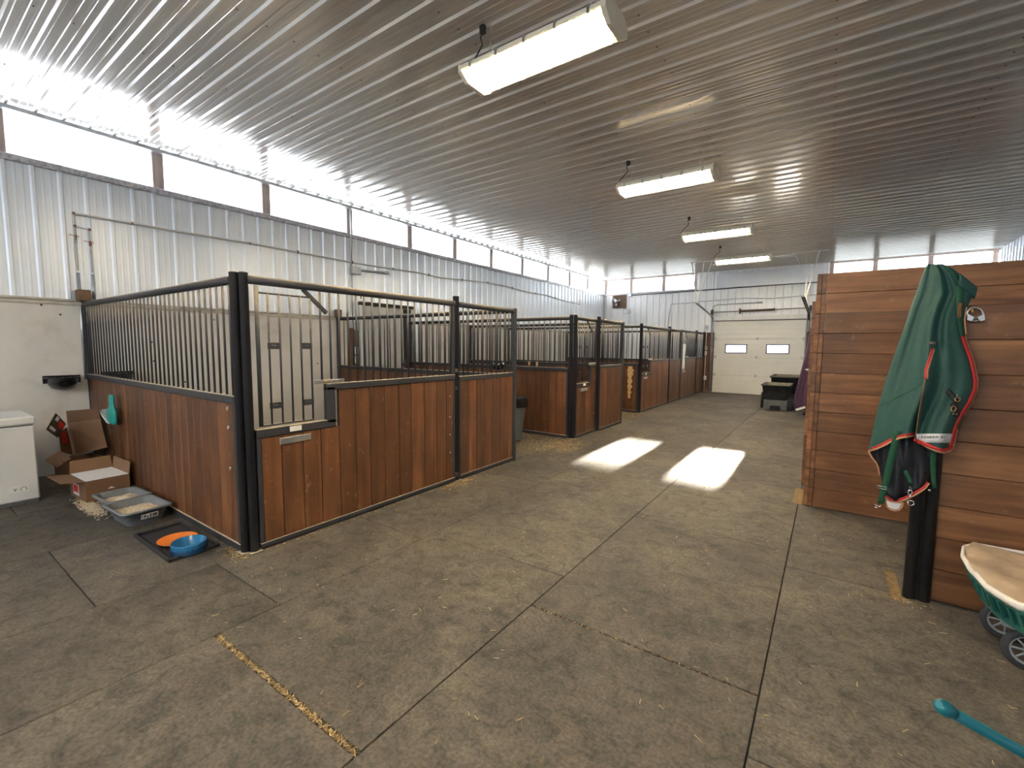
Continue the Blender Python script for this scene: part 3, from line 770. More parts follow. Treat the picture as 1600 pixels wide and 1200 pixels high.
# ------------------------------------------------------------------ right hand wooden partitions
def hboards(a0, a1, y, z0, n, w, seed, th=.02, taper=0):
    mb = MB(); r = random.Random(seed)
    for k in range(n): mb.bbox(a0 + r.uniform(-.002, .002), a1, y - th, y + th, z0 + k * w + .0015, z0 + (k + 1) * w - .0015, .003, 0, r.random())
    return mb
pt = root('plank_partition', (1.7, 5.2, 0), 'tall partition of horizontal brown planks behind the green horse rug', 'partition')
obj('plank_wall', hboards(-.055, XR - .03, 5.21, .005, 12, .1862, 61), 'partition_wood', pt)
mb = MB(); r = random.Random(5)
for k in range(12): mb.bbox(-.135 + (.0 if k < 11 else .002), -.095, 5.19, 8.9, .005 + k * .1862 + .0015, .005 + (k + 1) * .1862 - .0015, .003, 0, r.random())
for k in range(12): mb.bbox(-.094, -.058, 5.192, 5.23, .005 + k * .1862 + .0015, .005 + (k + 1) * .1862 - .0015, .003, 0, r.random())
obj('return_wall', mb, 'partition_wood', pt)
mb = MB()
for k in range(11): mb.bbox(-.185, -.138, 6.0, 12.0, .005 + k * .1862 + .0015, .005 + (k + 1) * .1862 - .0015, .003, 0, r.random())
obj('aisle_boards', mb, 'partition_wood', pt)

pn = root('plank_partition', (1.9, 3.66, 0), 'low partition of dark brown planks behind the green cart, held by black posts', 'partition')
obj('plank_wall', hboards(.588, XR - .03, 3.68, -.0 + .005, 9, .1995, 62), 'partition_wood', pn)
for x, y in ((.489, 3.635), (.555, 3.640)):
    m = MB(); m.lathe((x, y, 0), [(.032, 0), (.032, 1.965), (.034, 1.967), (.034, 1.98), (0, 1.985)], 18); obj('post', m, 'matt_black', pn)
m = MB(); m.box(.405, .455, 3.56, 3.98, -.012, .0015); m.tube([(.40, 3.56, .002), (.40, 3.98, .002), (.452, 3.98, .002)], .004, 5)
tag(obj('straw_pocket', m, 'straw'), 'small cut in the mat filled with straw beside the black post', 'straw', kind='stuff')
m = MB(); m.box(-.225, -.145, 5.2, 5.78, -.012, .0015)
tag(obj('straw_pocket', m, 'straw'), 'straw filled cut in the mat at the tall partition corner', 'straw', kind='stuff')

# post beyond, carrying the purple rug
pp = MB(); pp.lathe((-.30, 12.05, 0), [(.04, 0), (.04, 2.0), (.043, 2.002), (.043, 2.02), (0, 2.03)], 16)
tag(obj('rug_post', pp, 'matt_black'), 'black pipe post that holds the purple rug', 'post')

# ------------------------------------------------------------------ chest freezer
fr = root('chest_freezer', (-6.52, .26, 0), 'white chest freezer against the left wall', 'freezer')
m = MB(); m.bbox(-6.84, -6.20, -.34, .86, .03, .745, .012); obj('body', m, 'freezer_white', fr)
m = MB(); m.box(-6.83, -6.212, -.33, .85, .745, .758); obj('gasket', m, 'grey_gasket', fr)
m = MB(); m.bbox(-6.86, -6.185, -.355, .872, .758, .835, .014); obj('lid', m, 'freezer_white', fr)
m = MB(); m.box(-6.83, -6.215, -.33, .85, .0, .03); obj('base', m, 'grey_gasket', fr)
m = MB(); m.bbox(-6.201, -6.196, .655, .795, .115, .185, .002); cp = obj('control_panel', m, 'white_trim', fr)
m = MB(); m.tube([(-6.192, .755 + .020 * math.cos(t), .152 + .020 * math.sin(t)) for t in [i * math.pi / 8 for i in range(-2, 11)]], .002, 6); obj('dial', m, 'matt_black', cp)
m = MB(); m.lathe((-6.196, .700, .145), [(.006, 0), (.005, .005), (0, .006)], 10, 0, (1, 0, 0)); m.bbox(-6.196, -6.194, .687, .715, .157, .161, .0004); obj('indicator', m, 'matt_black', cp)

# ------------------------------------------------------------------ cardboard boxes
def Rz(a): return Matrix.Rotation(a, 3, 'Z')
def sheetq(name, pts, mat, parent, th=.005, label=None, inner=None):
    """cardboard sheet through 4 points"""
    p = [Vector(q) for q in pts]; n = (p[1] - p[0]).cross(p[3] - p[0]).normalized() * th
    m = MB(); m.prism(p, n); 
    return obj(name, m, mat, parent, label)
def carton(r, cx, cy, w, d, h, rot, flaps, z0=0.0):
    """open carton; flaps: {side: (length, angle from upright)}; sides 'f','b','l','r'"""
    R = Rz(rot); c = Vector((cx, cy, z0))
    P = lambda x, y, z: tuple(c + R @ Vector((x, y, z)))
    body = MB(); t = .005
    for (x0, x1, y0, y1) in ((-w / 2, w / 2, -d / 2, -d / 2 + t), (-w / 2, w / 2, d / 2 - t, d / 2), (-w / 2, -w / 2 + t, -d / 2 + t, d / 2 - t), (w / 2 - t, w / 2, -d / 2 + t, d / 2 - t)):
        body.prism([P(x0, y0, .005), P(x1, y0, .005), P(x1, y1, .005), P(x0, y1, .005)], (0, 0, h))
    body.prism([P(-w / 2, -d / 2, 0), P(w / 2, -d / 2, 0), P(w / 2, d / 2, 0), P(-w / 2, d / 2, 0)], (0, 0, .006))
    b = obj('carton_body', body, 'cardboard', r); H = h + .005
    for s, (L, a) in flaps.items():
        dx, dz = math.sin(a) * L, math.cos(a) * L
        if s == 'f': q = [P(-w / 2, -d / 2, H), P(w / 2, -d / 2, H), P(w / 2 - .01, -d / 2 - dx, H + dz), P(-w / 2 + .01, -d / 2 - dx, H + dz)]
        if s == 'b': q = [P(-w / 2, d / 2, H), P(w / 2, d / 2, H), P(w / 2 - .01, d / 2 + dx, H + dz), P(-w / 2 + .01, d / 2 + dx, H + dz)]
        if s == 'l': q = [P(-w / 2, -d / 2, H), P(-w / 2, d / 2, H), P(-w / 2 - dx, d / 2 - .01, H + dz), P(-w / 2 - dx, -d / 2 + .01, H + dz)]
        if s == 'r': q = [P(w / 2, -d / 2, H), P(w / 2, d / 2, H), P(w / 2 + dx, d / 2 - .01, H + dz), P(w / 2 + dx, -d / 2 + .01, H + dz)]
        sheetq('flap', q, 'cardboard_inside', r)
    return P
# --- front carton with white foam
b1 = root('cardboard_box', (-6.0, 1.26, 0), 'open cardboard box holding a white foam block, with red label, beside the litter pans', 'box')
P = carton(b1, -6.00, 1.26, .46, .34, .205, .05, {'l': (.13, .10), 'b': (.12, .15), 'f': (.17, 1.42)})
m = MB(); m.prism([P(-.222, -.162, .185), P(.222, -.162, .185), P(.222, .162, .185), P(-.222, .162, .185)], (0, 0, .030)); obj('foam_block', m, 'foam_white', b1)
m = MB(); m.prism([P(-.12, -.1725, .035), P(.04, -.1725, .035), P(.04, -.1725, .145), P(-.12, -.1725, .145)], (0, -.0012, 0)); lab = obj('red_label', m, 'white_print', b1)
m = MB(); m.prism([P(-.108, -.1738, .062), P(.028, -.1738, .062), P(.028, -.1738, .138), P(-.108, -.1738, .138)], (0, -.0008, 0)); obj('label_print', m, 'red_print', lab)
m = MB(); m.prism([P(.2315, -.01, .10), P(.2315, .05, .10), P(.2315, .02, .118)], (.0012, 0, 0)); obj('arrow_print', m, 'white_print', b1)
# --- back carton with tall raised flap
b2 = root('cardboard_box', (-6.72, 1.22, 0), 'tall opened cardboard box with upright flaps and printed dark flap, against the left wall', 'box')
P = carton(b2, -6.64, 1.26, .46, .32, .27, .12, {})
sheetq('flap', [tuple(at(70, 719, 0, -6.75)), tuple(at(91, 705, 0, -6.85)), tuple(at(111, 716, 0, -6.66)), tuple(at(89, 730, 0, -6.55))], 'cardboard_inside', b2)
A_ = lambda u, v, y: tuple(at(u, v, 1, y))
sheetq('raised_flap', [A_(114, 712, 1.27), A_(168, 699, 1.43), A_(157, 654, 1.455), A_(106, 661, 1.28)], 'cardboard_inside', b2)
sheetq('raised_flap', [A_(106, 661, 1.28), A_(157, 654, 1.455), A_(155, 638, 1.44), A_(104, 642, 1.265)], 'cardboard', b2)
pf = sheetq('side_flap', [A_(95, 706, 1.13), A_(113, 711, 1.255), A_(104, 668, 1.26), A_(91, 676, 1.14)], 'cardboard', b2)
dark = [A_(72, 671, 1.03), A_(90, 684, 1.12), A_(103, 662, 1.19), A_(87, 645, 1.10)]
pf2 = sheetq('printed_flap', dark, 'cardboard_print', b2)
def onflap(u0, u1, v0, v1, q, lift=.007):
    A, B, C, D = [Vector(x) for x in q]; n = (B - A).cross(D - A).normalized()
    if n.x < 0: n = -n
    f = lambda u, v: tuple((A * (1 - u) + B * u) * (1 - v) + (D * (1 - u) + C * u) * v + n * lift)
    m = MB(); m.prism([f(u0, v0), f(u1, v0), f(u1, v1), f(u0, v1)], n * .001); return m
obj('red_sticker', onflap(.50, .92, .50, .88, dark), 'red_print', pf2); obj('white_sticker', onflap(.18, .42, .70, .95, dark), 'white_print', pf2)
obj('white_print', onflap(.12, .55, .12, .36, dark), 'white_print', pf2) if False else obj('label_lettering', onflap(.12, .60, .16, .34, dark), 'white_trim', pf2)
obj('red_arrow', onflap(.62, .98, .10, .45, dark), 'red_print', pf2) if False else None
q2 = [A_(95, 706, 1.13), A_(113, 711, 1.255), A_(104, 668, 1.26), A_(91, 676, 1.14)]
obj('red_sticker', onflap(.1, .7, .42, .92, q2, .012), 'red_print', pf)

# ------------------------------------------------------------------ litter pans
def pan(cx, cy, w, d, h, rot, label, sticker=False):
    r = root('litter_pan', (cx, cy, 0), label, 'litter pan', 'litter pans'); R = Rz(rot); c = Vector((cx, cy, 0))
    def ring(hw, hd, z, cr=.045, n=5):
        out = []
        for sx, sy, a0 in ((1, 1, 0), (-1, 1, 90), (-1, -1, 180), (1, -1, 270)):
            for k in range(n):
                a = math.radians(a0 + 90 * k / (n - 1)); out.append(tuple(c + R @ Vector((sx * (hw - cr) + cr * math.cos(a), sy * (hd - cr) + cr * math.sin(a), z))))
        return out
    m = MB(); W2, D2 = w / 2, d / 2
    rows = [ring(W2 - .055, D2 - .055, .002), ring(W2 - .02, D2 - .02, h - .012), ring(W2 + .004, D2 + .004, h - .014), ring(W2 + .006, D2 + .006, h), ring(W2 - .016, D2 - .016, h + .002), ring(W2 - .028, D2 - .028, h - .012), ring(W2 - .06, D2 - .06, .010)]
    m.grid(rows, 0, True, True); m.add(rows[0], [tuple(reversed(range(20)))]); m.add(rows[-1], [tuple(range(20))])
    obj('pan', m, 'pan_grey', r)
    g = MB(); rows = []; rn = random.Random(int(cx * 100))
    nx, ny = 22, 16
    for j in range(ny):
        rw = []
        for i in range(nx):
            u, v = i / (nx - 1) * 2 - 1, j / (ny - 1) * 2 - 1
            z = .070 + .050 * math.exp(-((u - .35) ** 2 * 2.2 + (v - .1) ** 2 * 2.5)) + rn.uniform(-.005, .005)
            x, y = u * (W2 - .036), v * (D2 - .036); rw.append(tuple(c + R @ Vector((x, y, z))))
        rows.append(rw)
    g.grid(rows); o = obj('litter', g, 'litter', r); o['kind'] = 'stuff'
    if sticker:
        q = lambda y, z, e=0: tuple(c + R @ Vector((W2 - .041 + z * .28 + e, y, z)))
        s = MB(); s.prism([q(-.05, .050), q(.07, .050), q(.07, .092), q(-.05, .092)], tuple(R @ Vector((.003, 0, 0)))); st = obj('sticker', s, 'white_print', r)
        for k, (x0, x1, z0, z1) in enumerate(((-.045, -.039, .056, .086), (-.031, -.019, .058, .084), (-.012, .002, .057, .073), (.010, .022, .056, .086), (.030, .064, .058, .085))):
            s = MB(); s.prism([q(x0, z0, .0032), q(x1, z0, .0032), q(x1, z1, .0032), q(x0, z1, .0032)], tuple(R @ Vector((.001, 0, 0)))); obj('print_mark', s, 'grey_gasket', st)
pan(-5.365, 1.275, .42, .33, .125, .06, 'grey litter pan of pale litter, the one next to the cardboard box')
pan(-4.90, 1.265, .46, .36, .13, .06, 'grey litter pan with a white sticker, the one nearer the black tray', True)

# ------------------------------------------------------------------ tray, plate, bowl
tr_ = root('boot_tray', (-4.10, 1.28, 0), 'flat black boot tray on the floor at the stall corner', 'tray')
m = MB(); x0, x1, y0, y1 = -4.46, -3.72, 1.11, 1.44
m.bbox(x0, x1, y0, y1, 0, .006, .002)
for a in ((x0, x1, y0, y0 + .018), (x0, x1, y1 - .018, y1), (x0, x0 + .018, y0, y1), (x1 - .018, x1, y0, y1)): m.bbox(*a, .004, .026, .004)
m.bbox(x0 + .05, x1 - .05, y0 + .04, y1 - .04, .006, .009, .002)
obj('tray_body', m, 'matt_black', tr_)
m = MB()
prof = [(.0, .002), (.085, .002), (.128, .024), (.131, .028), (.125, .027), (.082, .008), (0, .007)]
m.lathe((-4.05, 1.275, .010), prof, 36); tag(obj('plate', m, 'orange_glaze'), 'orange dish lying on the black tray', 'dish')
bw = root('pet_bowl', (-3.80, 1.265, .010), 'blue bowl with dark zigzag lines on the black tray', 'bowl')
m = MB(); prof = [(.0, 0), (.100, .0), (.106, .006), (.112, .070), (.110, .078), (.103, .076), (.098, .014), (0, .010)]
m.lathe((-3.80, 1.265, .010), prof, 44); obj('bowl_body', m, 'blue_glaze', bw)
for z in (.018, .034):
    m = MB(); n = 44; pts = []
    for k in range(n):
        a = 2 * math.pi * k / n; rr_ = .1085 + z * .07; pts.append((-3.80 + rr_ * math.cos(a), 1.265 + rr_ * math.sin(a), .010 + z + (.007 if k % 2 else -.005)))
    m.tube(pts, .0032, 5, closed=True); obj('zigzag_line', m, 'navy_glaze', bw)

# ------------------------------------------------------------------ feeders
def feeder(cx, cy, z, wallx, label, w=.30, d=.24):
    r = root('corner_feeder', (wallx, cy, z), label, 'feeder'); m = MB(); n = 16; rows = []
    for (s, zz) in ((.25, -.135), (.62, -.12), (.86, -.06), (.97, 0), (1.04, .002), (1.04, .014), (.93, .014), (.84, -.04), (.55, -.10), (.2, -.11)):
        rw = []
        for k in range(n + 1):
            a = -math.pi / 2 + math.pi * k / n; rw.append((wallx + .004 + max(0, math.cos(a)) * d * s, cy + math.sin(a) * w / 2 * s, z + zz))
        rows.append(rw)
    m.grid(rows, 0, True); m.bbox(wallx, wallx + .006, cy - w / 2 - .01, cy + w / 2 + .01, z - .06, z + .03, .002)
    obj('bowl', m, 'gloss_black', r)
    m = MB()
    for u in (-.25, 0, .25): m.cyl((wallx + .02, cy + u * w * .9, z + .004), (wallx + d * math.cos(u * 2.2) * .9, cy + u * w * .9, z + .004), .005, 6)
    m.cyl((wallx + d * .5, cy - w * .42, z + .004), (wallx + d * .5, cy + w * .42, z + .004), .005, 6)
    obj('grate', m, 'dark_steel', r)
feeder(0, 1.27, 1.125, XL + .03, 'black half round feeder on the white liner outside the near stall')
feeder(0, 1.78, 1.15, XL + .03, 'black feeder inside the near stall behind the side bars', .30, .30)

# ------------------------------------------------------------------ dustpan and brush hanging on the side boards
dp = root('dustpan', (-6.40, 1.47, .64), 'teal hand brush clipped in a clear dustpan, hung on the near stall side', 'dustpan')
DQ = lambda u, v, y=1.472: tuple(at(u, v, 1, y))
m = MB(); m.prism([DQ(155.5, 641), DQ(168, 638.5), DQ(181, 662), DQ(168, 660.5)], (0, -.012, 0)); po = obj('pan', m, 'pan_clear', dp)
m = MB(); m.tube([DQ(155.5, 641, 1.46), DQ(161, 651, 1.46), DQ(168, 660.5, 1.46), DQ(181, 662, 1.46)], .008, 6); obj('pan_rim', m, 'white_trim', po)
m = MB(); rows = []
for v, ul, ur in ((616.5, 172.5, 175), (618, 171.5, 176.5), (622, 171, 177), (628, 171.5, 177), (634, 172, 178), (638, 170.5, 179), (641, 168, 180.5), (648, 167.5, 181), (656, 169, 181.5), (661, 172, 181.5), (663, 176, 180)):
    a_, b_ = at(ul, v, 1, 1.43), at(ur, v, 1, 1.43); c_ = (a_ + b_) / 2; w_ = (b_.x - a_.x) / 2
    rows.append([(c_.x + w_ * math.cos(a), 1.43 + (.012 + w_ * .12) * math.sin(a), c_.z) for a in [2 * math.pi * k / 14 for k in range(14)]])
m.grid(rows, 0, True, True); m.add(rows[0], [tuple(range(14))]); m.add(rows[-1], [tuple(reversed(range(14)))])
obj('brush', m, 'teal_plastic', dp)
m = MB(); m.tube([(-6.60, 1.475 - .002, .96), (-6.60, 1.475 - .02, .955), (-6.60, 1.475 - .028, .935), (-6.60, 1.475 - .02, .92), (-6.60, 1.475 - .012, .925)], .004, 6)
tag(obj('wall_hook', m, 'chrome'), 'small chrome hook on the stall side above the dustpan', 'hook')

# ------------------------------------------------------------------ grey bin in the alley
bn = root('garbage_bin', (-4.16, 5.85, 0), 'grey garbage bin with a black bag in the first alley', 'bin')
m = MB(); rows = []
def rr4(hw, hd, z, cx, cy, cr=.05, n=4):
    o_ = []
    for sx, sy, a0 in ((1, 1, 0), (-1, 1, 90), (-1, -1, 180), (1, -1, 270)):
        for k in range(n):
            a = math.radians(a0 + 90 * k / (n - 1)); o_.append((cx + sx * (hw - cr) + cr * math.cos(a), cy + sy * (hd - cr) + cr * math.sin(a), z))
    return o_
bx, by = -4.19, 5.86
rows = [rr4(.17, .16, .02, bx, by), rr4(.175, .165, .05, bx, by), rr4(.225, .205, .56, bx, by), rr4(.235, .215, .60, bx, by)]
m.grid(rows, 0, True, True); m.add(rows[0], [tuple(reversed(range(16)))]); obj('bin_body', m, 'bin_grey', bn)
m = MB(); rows = []
rnb = random.Random(2)
for hw, z in ((.238, .565), (.247, .59), (.25, .66), (.245, .70), (.20, .715), (.17, .66), (.15, .55)):
    rows.append([(p[0] + rnb.uniform(-.009, .009), p[1] + rnb.uniform(-.009, .009), p[2] + rnb.uniform(-.015, .015)) for p in rr4(hw, hw * .92, z, bx, by)])
m.grid(rows, 0, True, True); obj('bin_bag', m, 'bag_black', bn)
for s in (-1, 1):
    m = MB(); m.cyl((bx + s * .12, by - .16, .045), (bx + s * .12 + s * .035, by - .16, .045), .045, 16); obj('wheel', m, 'matt_black', bn)
# ------------------------------------------------------------------ wall pipes and boxes
def pipe(name, pts, r, mat, label, cat='pipe', n=8):
    m = MB(); m.tube(pts, r, n); return tag(obj(name, m, mat), label, cat)
x = XL + .032
wp_ = root('water_pipe', (x, 3.0, 3.0), 'thin white water pipe along the left wall with copper valves at its near end', 'pipe')
pts = [(x, 1.478, 2.70), (x, 1.474, 3.03), (x + .002, 1.50, 3.045), (x, 2.5, 3.05), (x, 3.5, 3.065), (x, 4.6, 3.06), (x, 5.25, 3.05), (x, 6.0, 3.06), (x, 6.9, 3.085), (x, 7.6, 3.06), (x, 8.3, 3.10), (x, 9.2, 3.15), (x, 10.2, 3.15), (x, 11.2, 3.09), (x, 12.2, 3.11), (x, 13.4, 3.03), (x, 14.6, 3.0)]
m = MB(); m.tube(pts, .014, 8); m.tube([(x, 1.485, 2.90), (x, 1.60, 2.885), (x, 1.605, 2.60)], .011, 8); obj('pipe_run', m, 'pipe_white', wp_)
for y, z0, z1 in ((1.478, 2.39, 2.70), (1.605, 2.38, 2.62)):
    m = MB(); m.tube([(x, y, z1), (x, y, z0)], .011, 8); obj('pipe_drop', m, 'pipe_white', wp_)
    m = MB(); m.cyl((x, y, 2.36), (x, y, 2.0 if y > 1.5 else 1.10), .016, 10); obj('grey_sleeve', m, 'galvanised', wp_)
for y, z in ((1.478, 2.77), (1.605, 2.72)):
    m = MB(); m.cyl((x, y, z - .028), (x, y, z + .028), .014, 10); m.beam((x + .02, y - .06, z + .02), (x + .02, y + .03, z + .01), .012, .006); obj('valve', m, 'copper', wp_)
for p in ((1.478, 3.045), (1.478, 2.90), (1.605, 2.885), (2.02, 3.05), (3.44, 3.065)):
    m = MB(); m.lathe((x, p[0], p[1] - .02), [(.013, .006), (.016, .009), (.016, .031), (.013, .034)], 10); obj('fitting', m, 'copper', wp_)
for y in (4.2, 5.25, 6.2, 7.2, 8.3, 9.3, 10.4, 11.6, 12.8, 14.0):
    z = 3.06
    for a, b in zip(pts[:-1], pts[1:]):
        if a[1] <= y <= b[1] and b[1] > a[1]: z = a[2] + (b[2] - a[2]) * (y - a[1]) / (b[1] - a[1])
    m = MB(); m.bbox(x - .01, x + .018, y - .012, y + .012, z - .024, z + .024, .003); obj('pipe_clip', m, 'dark_steel', wp_)
pipe('conduit', [(x, 5.235, 4.03), (x, 5.235, 2.98)], .014, 'galvanised', 'vertical grey conduit beside the left clerestory down to the junction box', 'conduit')
jb = root('junction_box', (x, 5.31, 2.88), 'grey junction box with a short stub of thick pipe, above the side door', 'junction box')
m = MB(); m.bbox(x - .01, x + .06, 5.22, 5.40, 2.84, 2.98, .006); obj('box_body', m, 'galvanised', jb)
m = MB(); m.tube([(x + .03, 5.40, 2.93), (x + .03, 5.95, 2.955)], .020, 10); m.lathe((x + .03, 5.95, 2.955), [(.03, 0), (.034, .01), (.034, .10), (.024, .115), (0, .118)], 12, 0, (0, 1, .04)); obj('pipe_stub', m, 'galvanised', jb)
m = MB(); m.tube([(x, 5.235, 2.84), (x, 5.235, 1.95)], .012, 8); obj('conduit_drop', m, 'galvanised', jb)
pb_ = root('electrical_board', (XL + .03, 5.22, 1.1), 'narrow dark wooden board with grey switches beside the side door', 'electrical board')
m = MB(); m.bbox(XL + .028, XL + .05, 5.13, 5.33, 1.10, 1.84, .004); obj('backboard', m, 'brown_board', pb_)
for z in (1.25, 1.42, 1.88):
    m = MB(); m.bbox(XL + .05, XL + .11, 5.215, 5.30, z - .07, z + .07, .006); s_ = obj('switch_box', m, 'galvanised', pb_)
    m = MB(); m.bbox(XL + .11, XL + .118, 5.245, 5.27, z - .02, z + .02, .002); obj('switch_lever', m, 'matt_black', s_)
m = MB(); m.tube([(x + .02, 5.30, 2.1), (x + .03, 5.30, 2.45), (x + .03, 5.34, 2.52), (x + .03, 5.40, 2.50), (x + .02, 5.41, 2.40)], .010, 8)
tag(obj('hose_loop', m, 'matt_black'), 'black cable loop on the left wall beside the side door track', 'cable')

y = YB - .035
fan = root('wall_fan', (-6.68, y, 2.97), 'brown wall fan mounted under the back clerestory windows', 'fan')
m = MB(); m.bbox(-6.95, -6.42, y - .03, y, 2.98, 3.46, .006); m.bbox(-6.95, -6.42, y - .06, y - .03, 3.44, 3.47, .004); obj('shutter_board', m, 'brown_board', fan)
m = MB(); m.tube([(-6.78 + .17 * math.cos(t), y - .06, 3.24 + .17 * math.sin(t)) for t in [k * math.pi / 12 for k in range(24)]], .008, 6, closed=True)
for k in range(6):
    a = k * math.pi / 3; m.cyl((-6.78, y - .06, 3.24), (-6.78 + .17 * math.cos(a), y - .06, 3.24 + .17 * math.sin(a)), .004, 5)
obj('guard', m, 'dark_steel', fan)
m = MB(); m.lathe((-6.78, y - .03, 3.24), [(.085, 0), (.09, .05), (.07, .10), (.03, .12), (0, .122)], 20, 0, (0, -1, 0)); obj('motor', m, 'chrome', fan)
for k in range(3):
    a = k * 2.094 + .3; m = MB(); c, s = math.cos(a), math.sin(a)
    m.prism([(-6.78 + .05 * c - .03 * s, y - .045, 3.24 + .05 * s + .03 * c), (-6.78 + .15 * c - .05 * s, y - .055, 3.24 + .15 * s + .05 * c), (-6.78 + .16 * c + .03 * s, y - .04, 3.24 + .16 * s - .03 * c), (-6.78 + .05 * c + .02 * s, y - .035, 3.24 + .05 * s - .02 * c)], (0, -.003, 0)); obj('blade', m, 'galvanised', fan)
m = MB(); m.bbox(-6.35, -6.25, y - .05, y, 2.76, 2.94, .006); bx_ = obj('outlet_box', m, 'galvanised', fan)
m = MB(); m.tube([(-6.50, y - .02, 2.98), (-6.52, y - .03, 2.82), (-6.44, y - .03, 2.74), (-6.36, y - .03, 2.80), (-6.35, y - .03, 2.85)], .008, 6); m.tube([(-6.29, y - .02, 2.76), (-6.29, y - .02, 1.9)], .012, 8); obj('cord', m, 'galvanised', fan)
pipe('conduit', [(-6.25, y, 3.45), (-4.8, y, 3.46), (-3.3, y, 3.485), (-1.5, y, 3.51), (XR - .1, y, 3.54)], .016, 'dark_steel', 'long horizontal conduit across the back wall under the windows', 'conduit')
m = MB(); m.bbox(-6.34, -6.22, y - .03, y + .01, 3.40, 3.50, .005); tag(obj('junction_box', m, 'galvanised'), 'small grey junction box at the left end of the long back wall conduit', 'junction box')
pipe('cable', [(-4.86, y, 1.95), (-4.80, y, 2.75), (-4.74, y, 3.05), (-4.1, y, 3.07), (-3.6, y, 3.10), (-2.4, y, 3.14), (-1.6, y, 3.09), (-.6, y, 3.14), (.4, y, 3.16)], .011, 'galvanised', 'sagging cable across the back wall above the overhead door', 'cable')
cr_ = root('conduit', (-3.36, y, .02), 'conduit rising left of the overhead door and bending right above it', 'conduit')
m = MB(); m.tube([(-3.36, y, .02), (-3.36, y, 2.80), (-3.33, y, 2.92), (-3.24, y, 2.96), (-2.0, y, 2.975)], .016, 8); obj('pipe_run', m, 'galvanised', cr_)
m = MB(); m.cyl((-2.0, y, 2.975), (-1.86, y, 2.978), .028, 12); obj('end_cap', m, 'galvanised', cr_)
for (xx, z, w, h, mt, lb) in ((-3.50, .47, .12, .14, 'white_trim', 'low white outlet box on the dark boards left of the overhead door'), (-3.50, 1.32, .08, .13, 'white_trim', 'white switch box at mid height left of the overhead door'), (-3.50, 1.50, .09, .11, 'galvanised', 'grey switch box directly above the white switch left of the overhead door'), (-3.50, 2.20, .11, .15, 'galvanised', 'grey box on the corrugated wall left of the overhead door'), (-3.31, 1.44, .07, .12, 'white_trim', 'white door opener button on the jamb of the overhead door')):
    m = MB(); yy = YB - (.062 if xx < -3.4 else .05); m.bbox(xx - w / 2, xx + w / 2, yy - .045, yy, z - h / 2, z + h / 2, .006)
    r_ = root('switch_box', (xx, yy, z - h / 2), lb, 'electrical box'); o = obj('box_body', m, mt, r_)
    m = MB(); m.bbox(xx - .012, xx + .012, yy - .055, yy - .044, z - .02, z + .02, .002); obj('switch_lever', m, 'grey_gasket', r_)
pipe('conduit', [(-3.50, YB - .075, .02), (-3.50, YB - .075, 2.13)], .011, 'pipe_white', 'white conduit on the dark boards joining the switch boxes', 'conduit')

# ------------------------------------------------------------------ green horse rug on the black post
def interp(tab, v):
    if v <= tab[0][0]: return tab[0][1]
    for (a, x0), (b, x1) in zip(tab[:-1], tab[1:]):
        if v <= b: return x0 + (x1 - x0) * (v - a) / (b - a)
    return tab[-1][1]
LE = [(413, 1450), (417, 1446), (435, 1439), (471, 1426), (516, 1411), (558, 1396), (594, 1384), (633, 1373), (648, 1369), (690, 1360), (704, 1357)]
RE = [(413, 1472), (416, 1483), (424, 1495), (434, 1504), (444, 1512), (458, 1521), (475, 1514), (486, 1508), (500, 1506), (523, 1508), (540, 1514), (564, 1523), (594, 1529), (609, 1528), (630, 1519), (649, 1507), (670, 1498), (690, 1493), (705, 1487)]
SLIT = [(545, 1457), (560, 1451), (575, 1447), (590, 1446), (620, 1441), (650, 1436), (688, 1430)]
YBK = 3.598
def ysurf(u, v):
    l, r = interp(LE, v), interp(RE, v); s = min(1, max(0, (u - l) / max(1, r - l))); t = (v - 413) / 290
    bul = (.05 + .10 * min(1, max(0, t))) * math.sin(math.pi * min(.999, max(.001, s))) ** .55 * min(1, (v - 411) / 14)
    am = .010 + .024 * min(1, max(0, t))
    fold = am * (math.sin(s * 15.5 + 1.1 + 1.2 * t) + .5 * math.sin(s * 29 + 2 * t) + .35 * math.sin(s * 6 + t * 9)) * math.sin(math.pi * min(.999, max(.001, s))) ** .6
    return YBK - bul - fold - (0 if v > 410 else 0)
def RP(u, v, dy=0.0): return tuple(at(u, v, 1, ysurf(u, v) - dy))
rug = root('horse_rug', (.48, 3.55, .55), 'green horse rug with red and tan binding draped over the black post', 'horse rug')
def hem(s): return interp([(0, 703), (.17, 694), (.35, 682), (.5, 679), (1, 679)], s)
front, backr = [], []
NS, NT = 46, 60
for j in range(NT + 1):
    fr_, br_ = [], []
    for i in range(NS + 1):
        s = i / NS; v = 413.5 + (hem(s) - 413.5) * j / NT; l, r = interp(LE, v), interp(RE, v)
        fr_.append(RP(l + (r - l) * s, v)); br_.append(tuple(at(l + (r - l) * s, v, 1, YBK + .003)))
    front.append(fr_); backr.append(br_)
m = MB(); m.grid(front); m.grid([list(reversed(r)) for r in backr])
bodyo = obj('rug_body', m, 'rug_green', rug)
m = MB(); top = []
for j in range(6):
    a = j / 5; top.append([tuple(Vector(front[0][i]).lerp(Vector((.455 + .10 * i / NS, 3.70, 1.985)), a) + Vector((0, 0, .012 * math.sin(math.pi * a)))) for i in range(NS + 1)])
m.grid(top); obj('rug_back_fold', m, 'rug_green', rug, solid=.006)
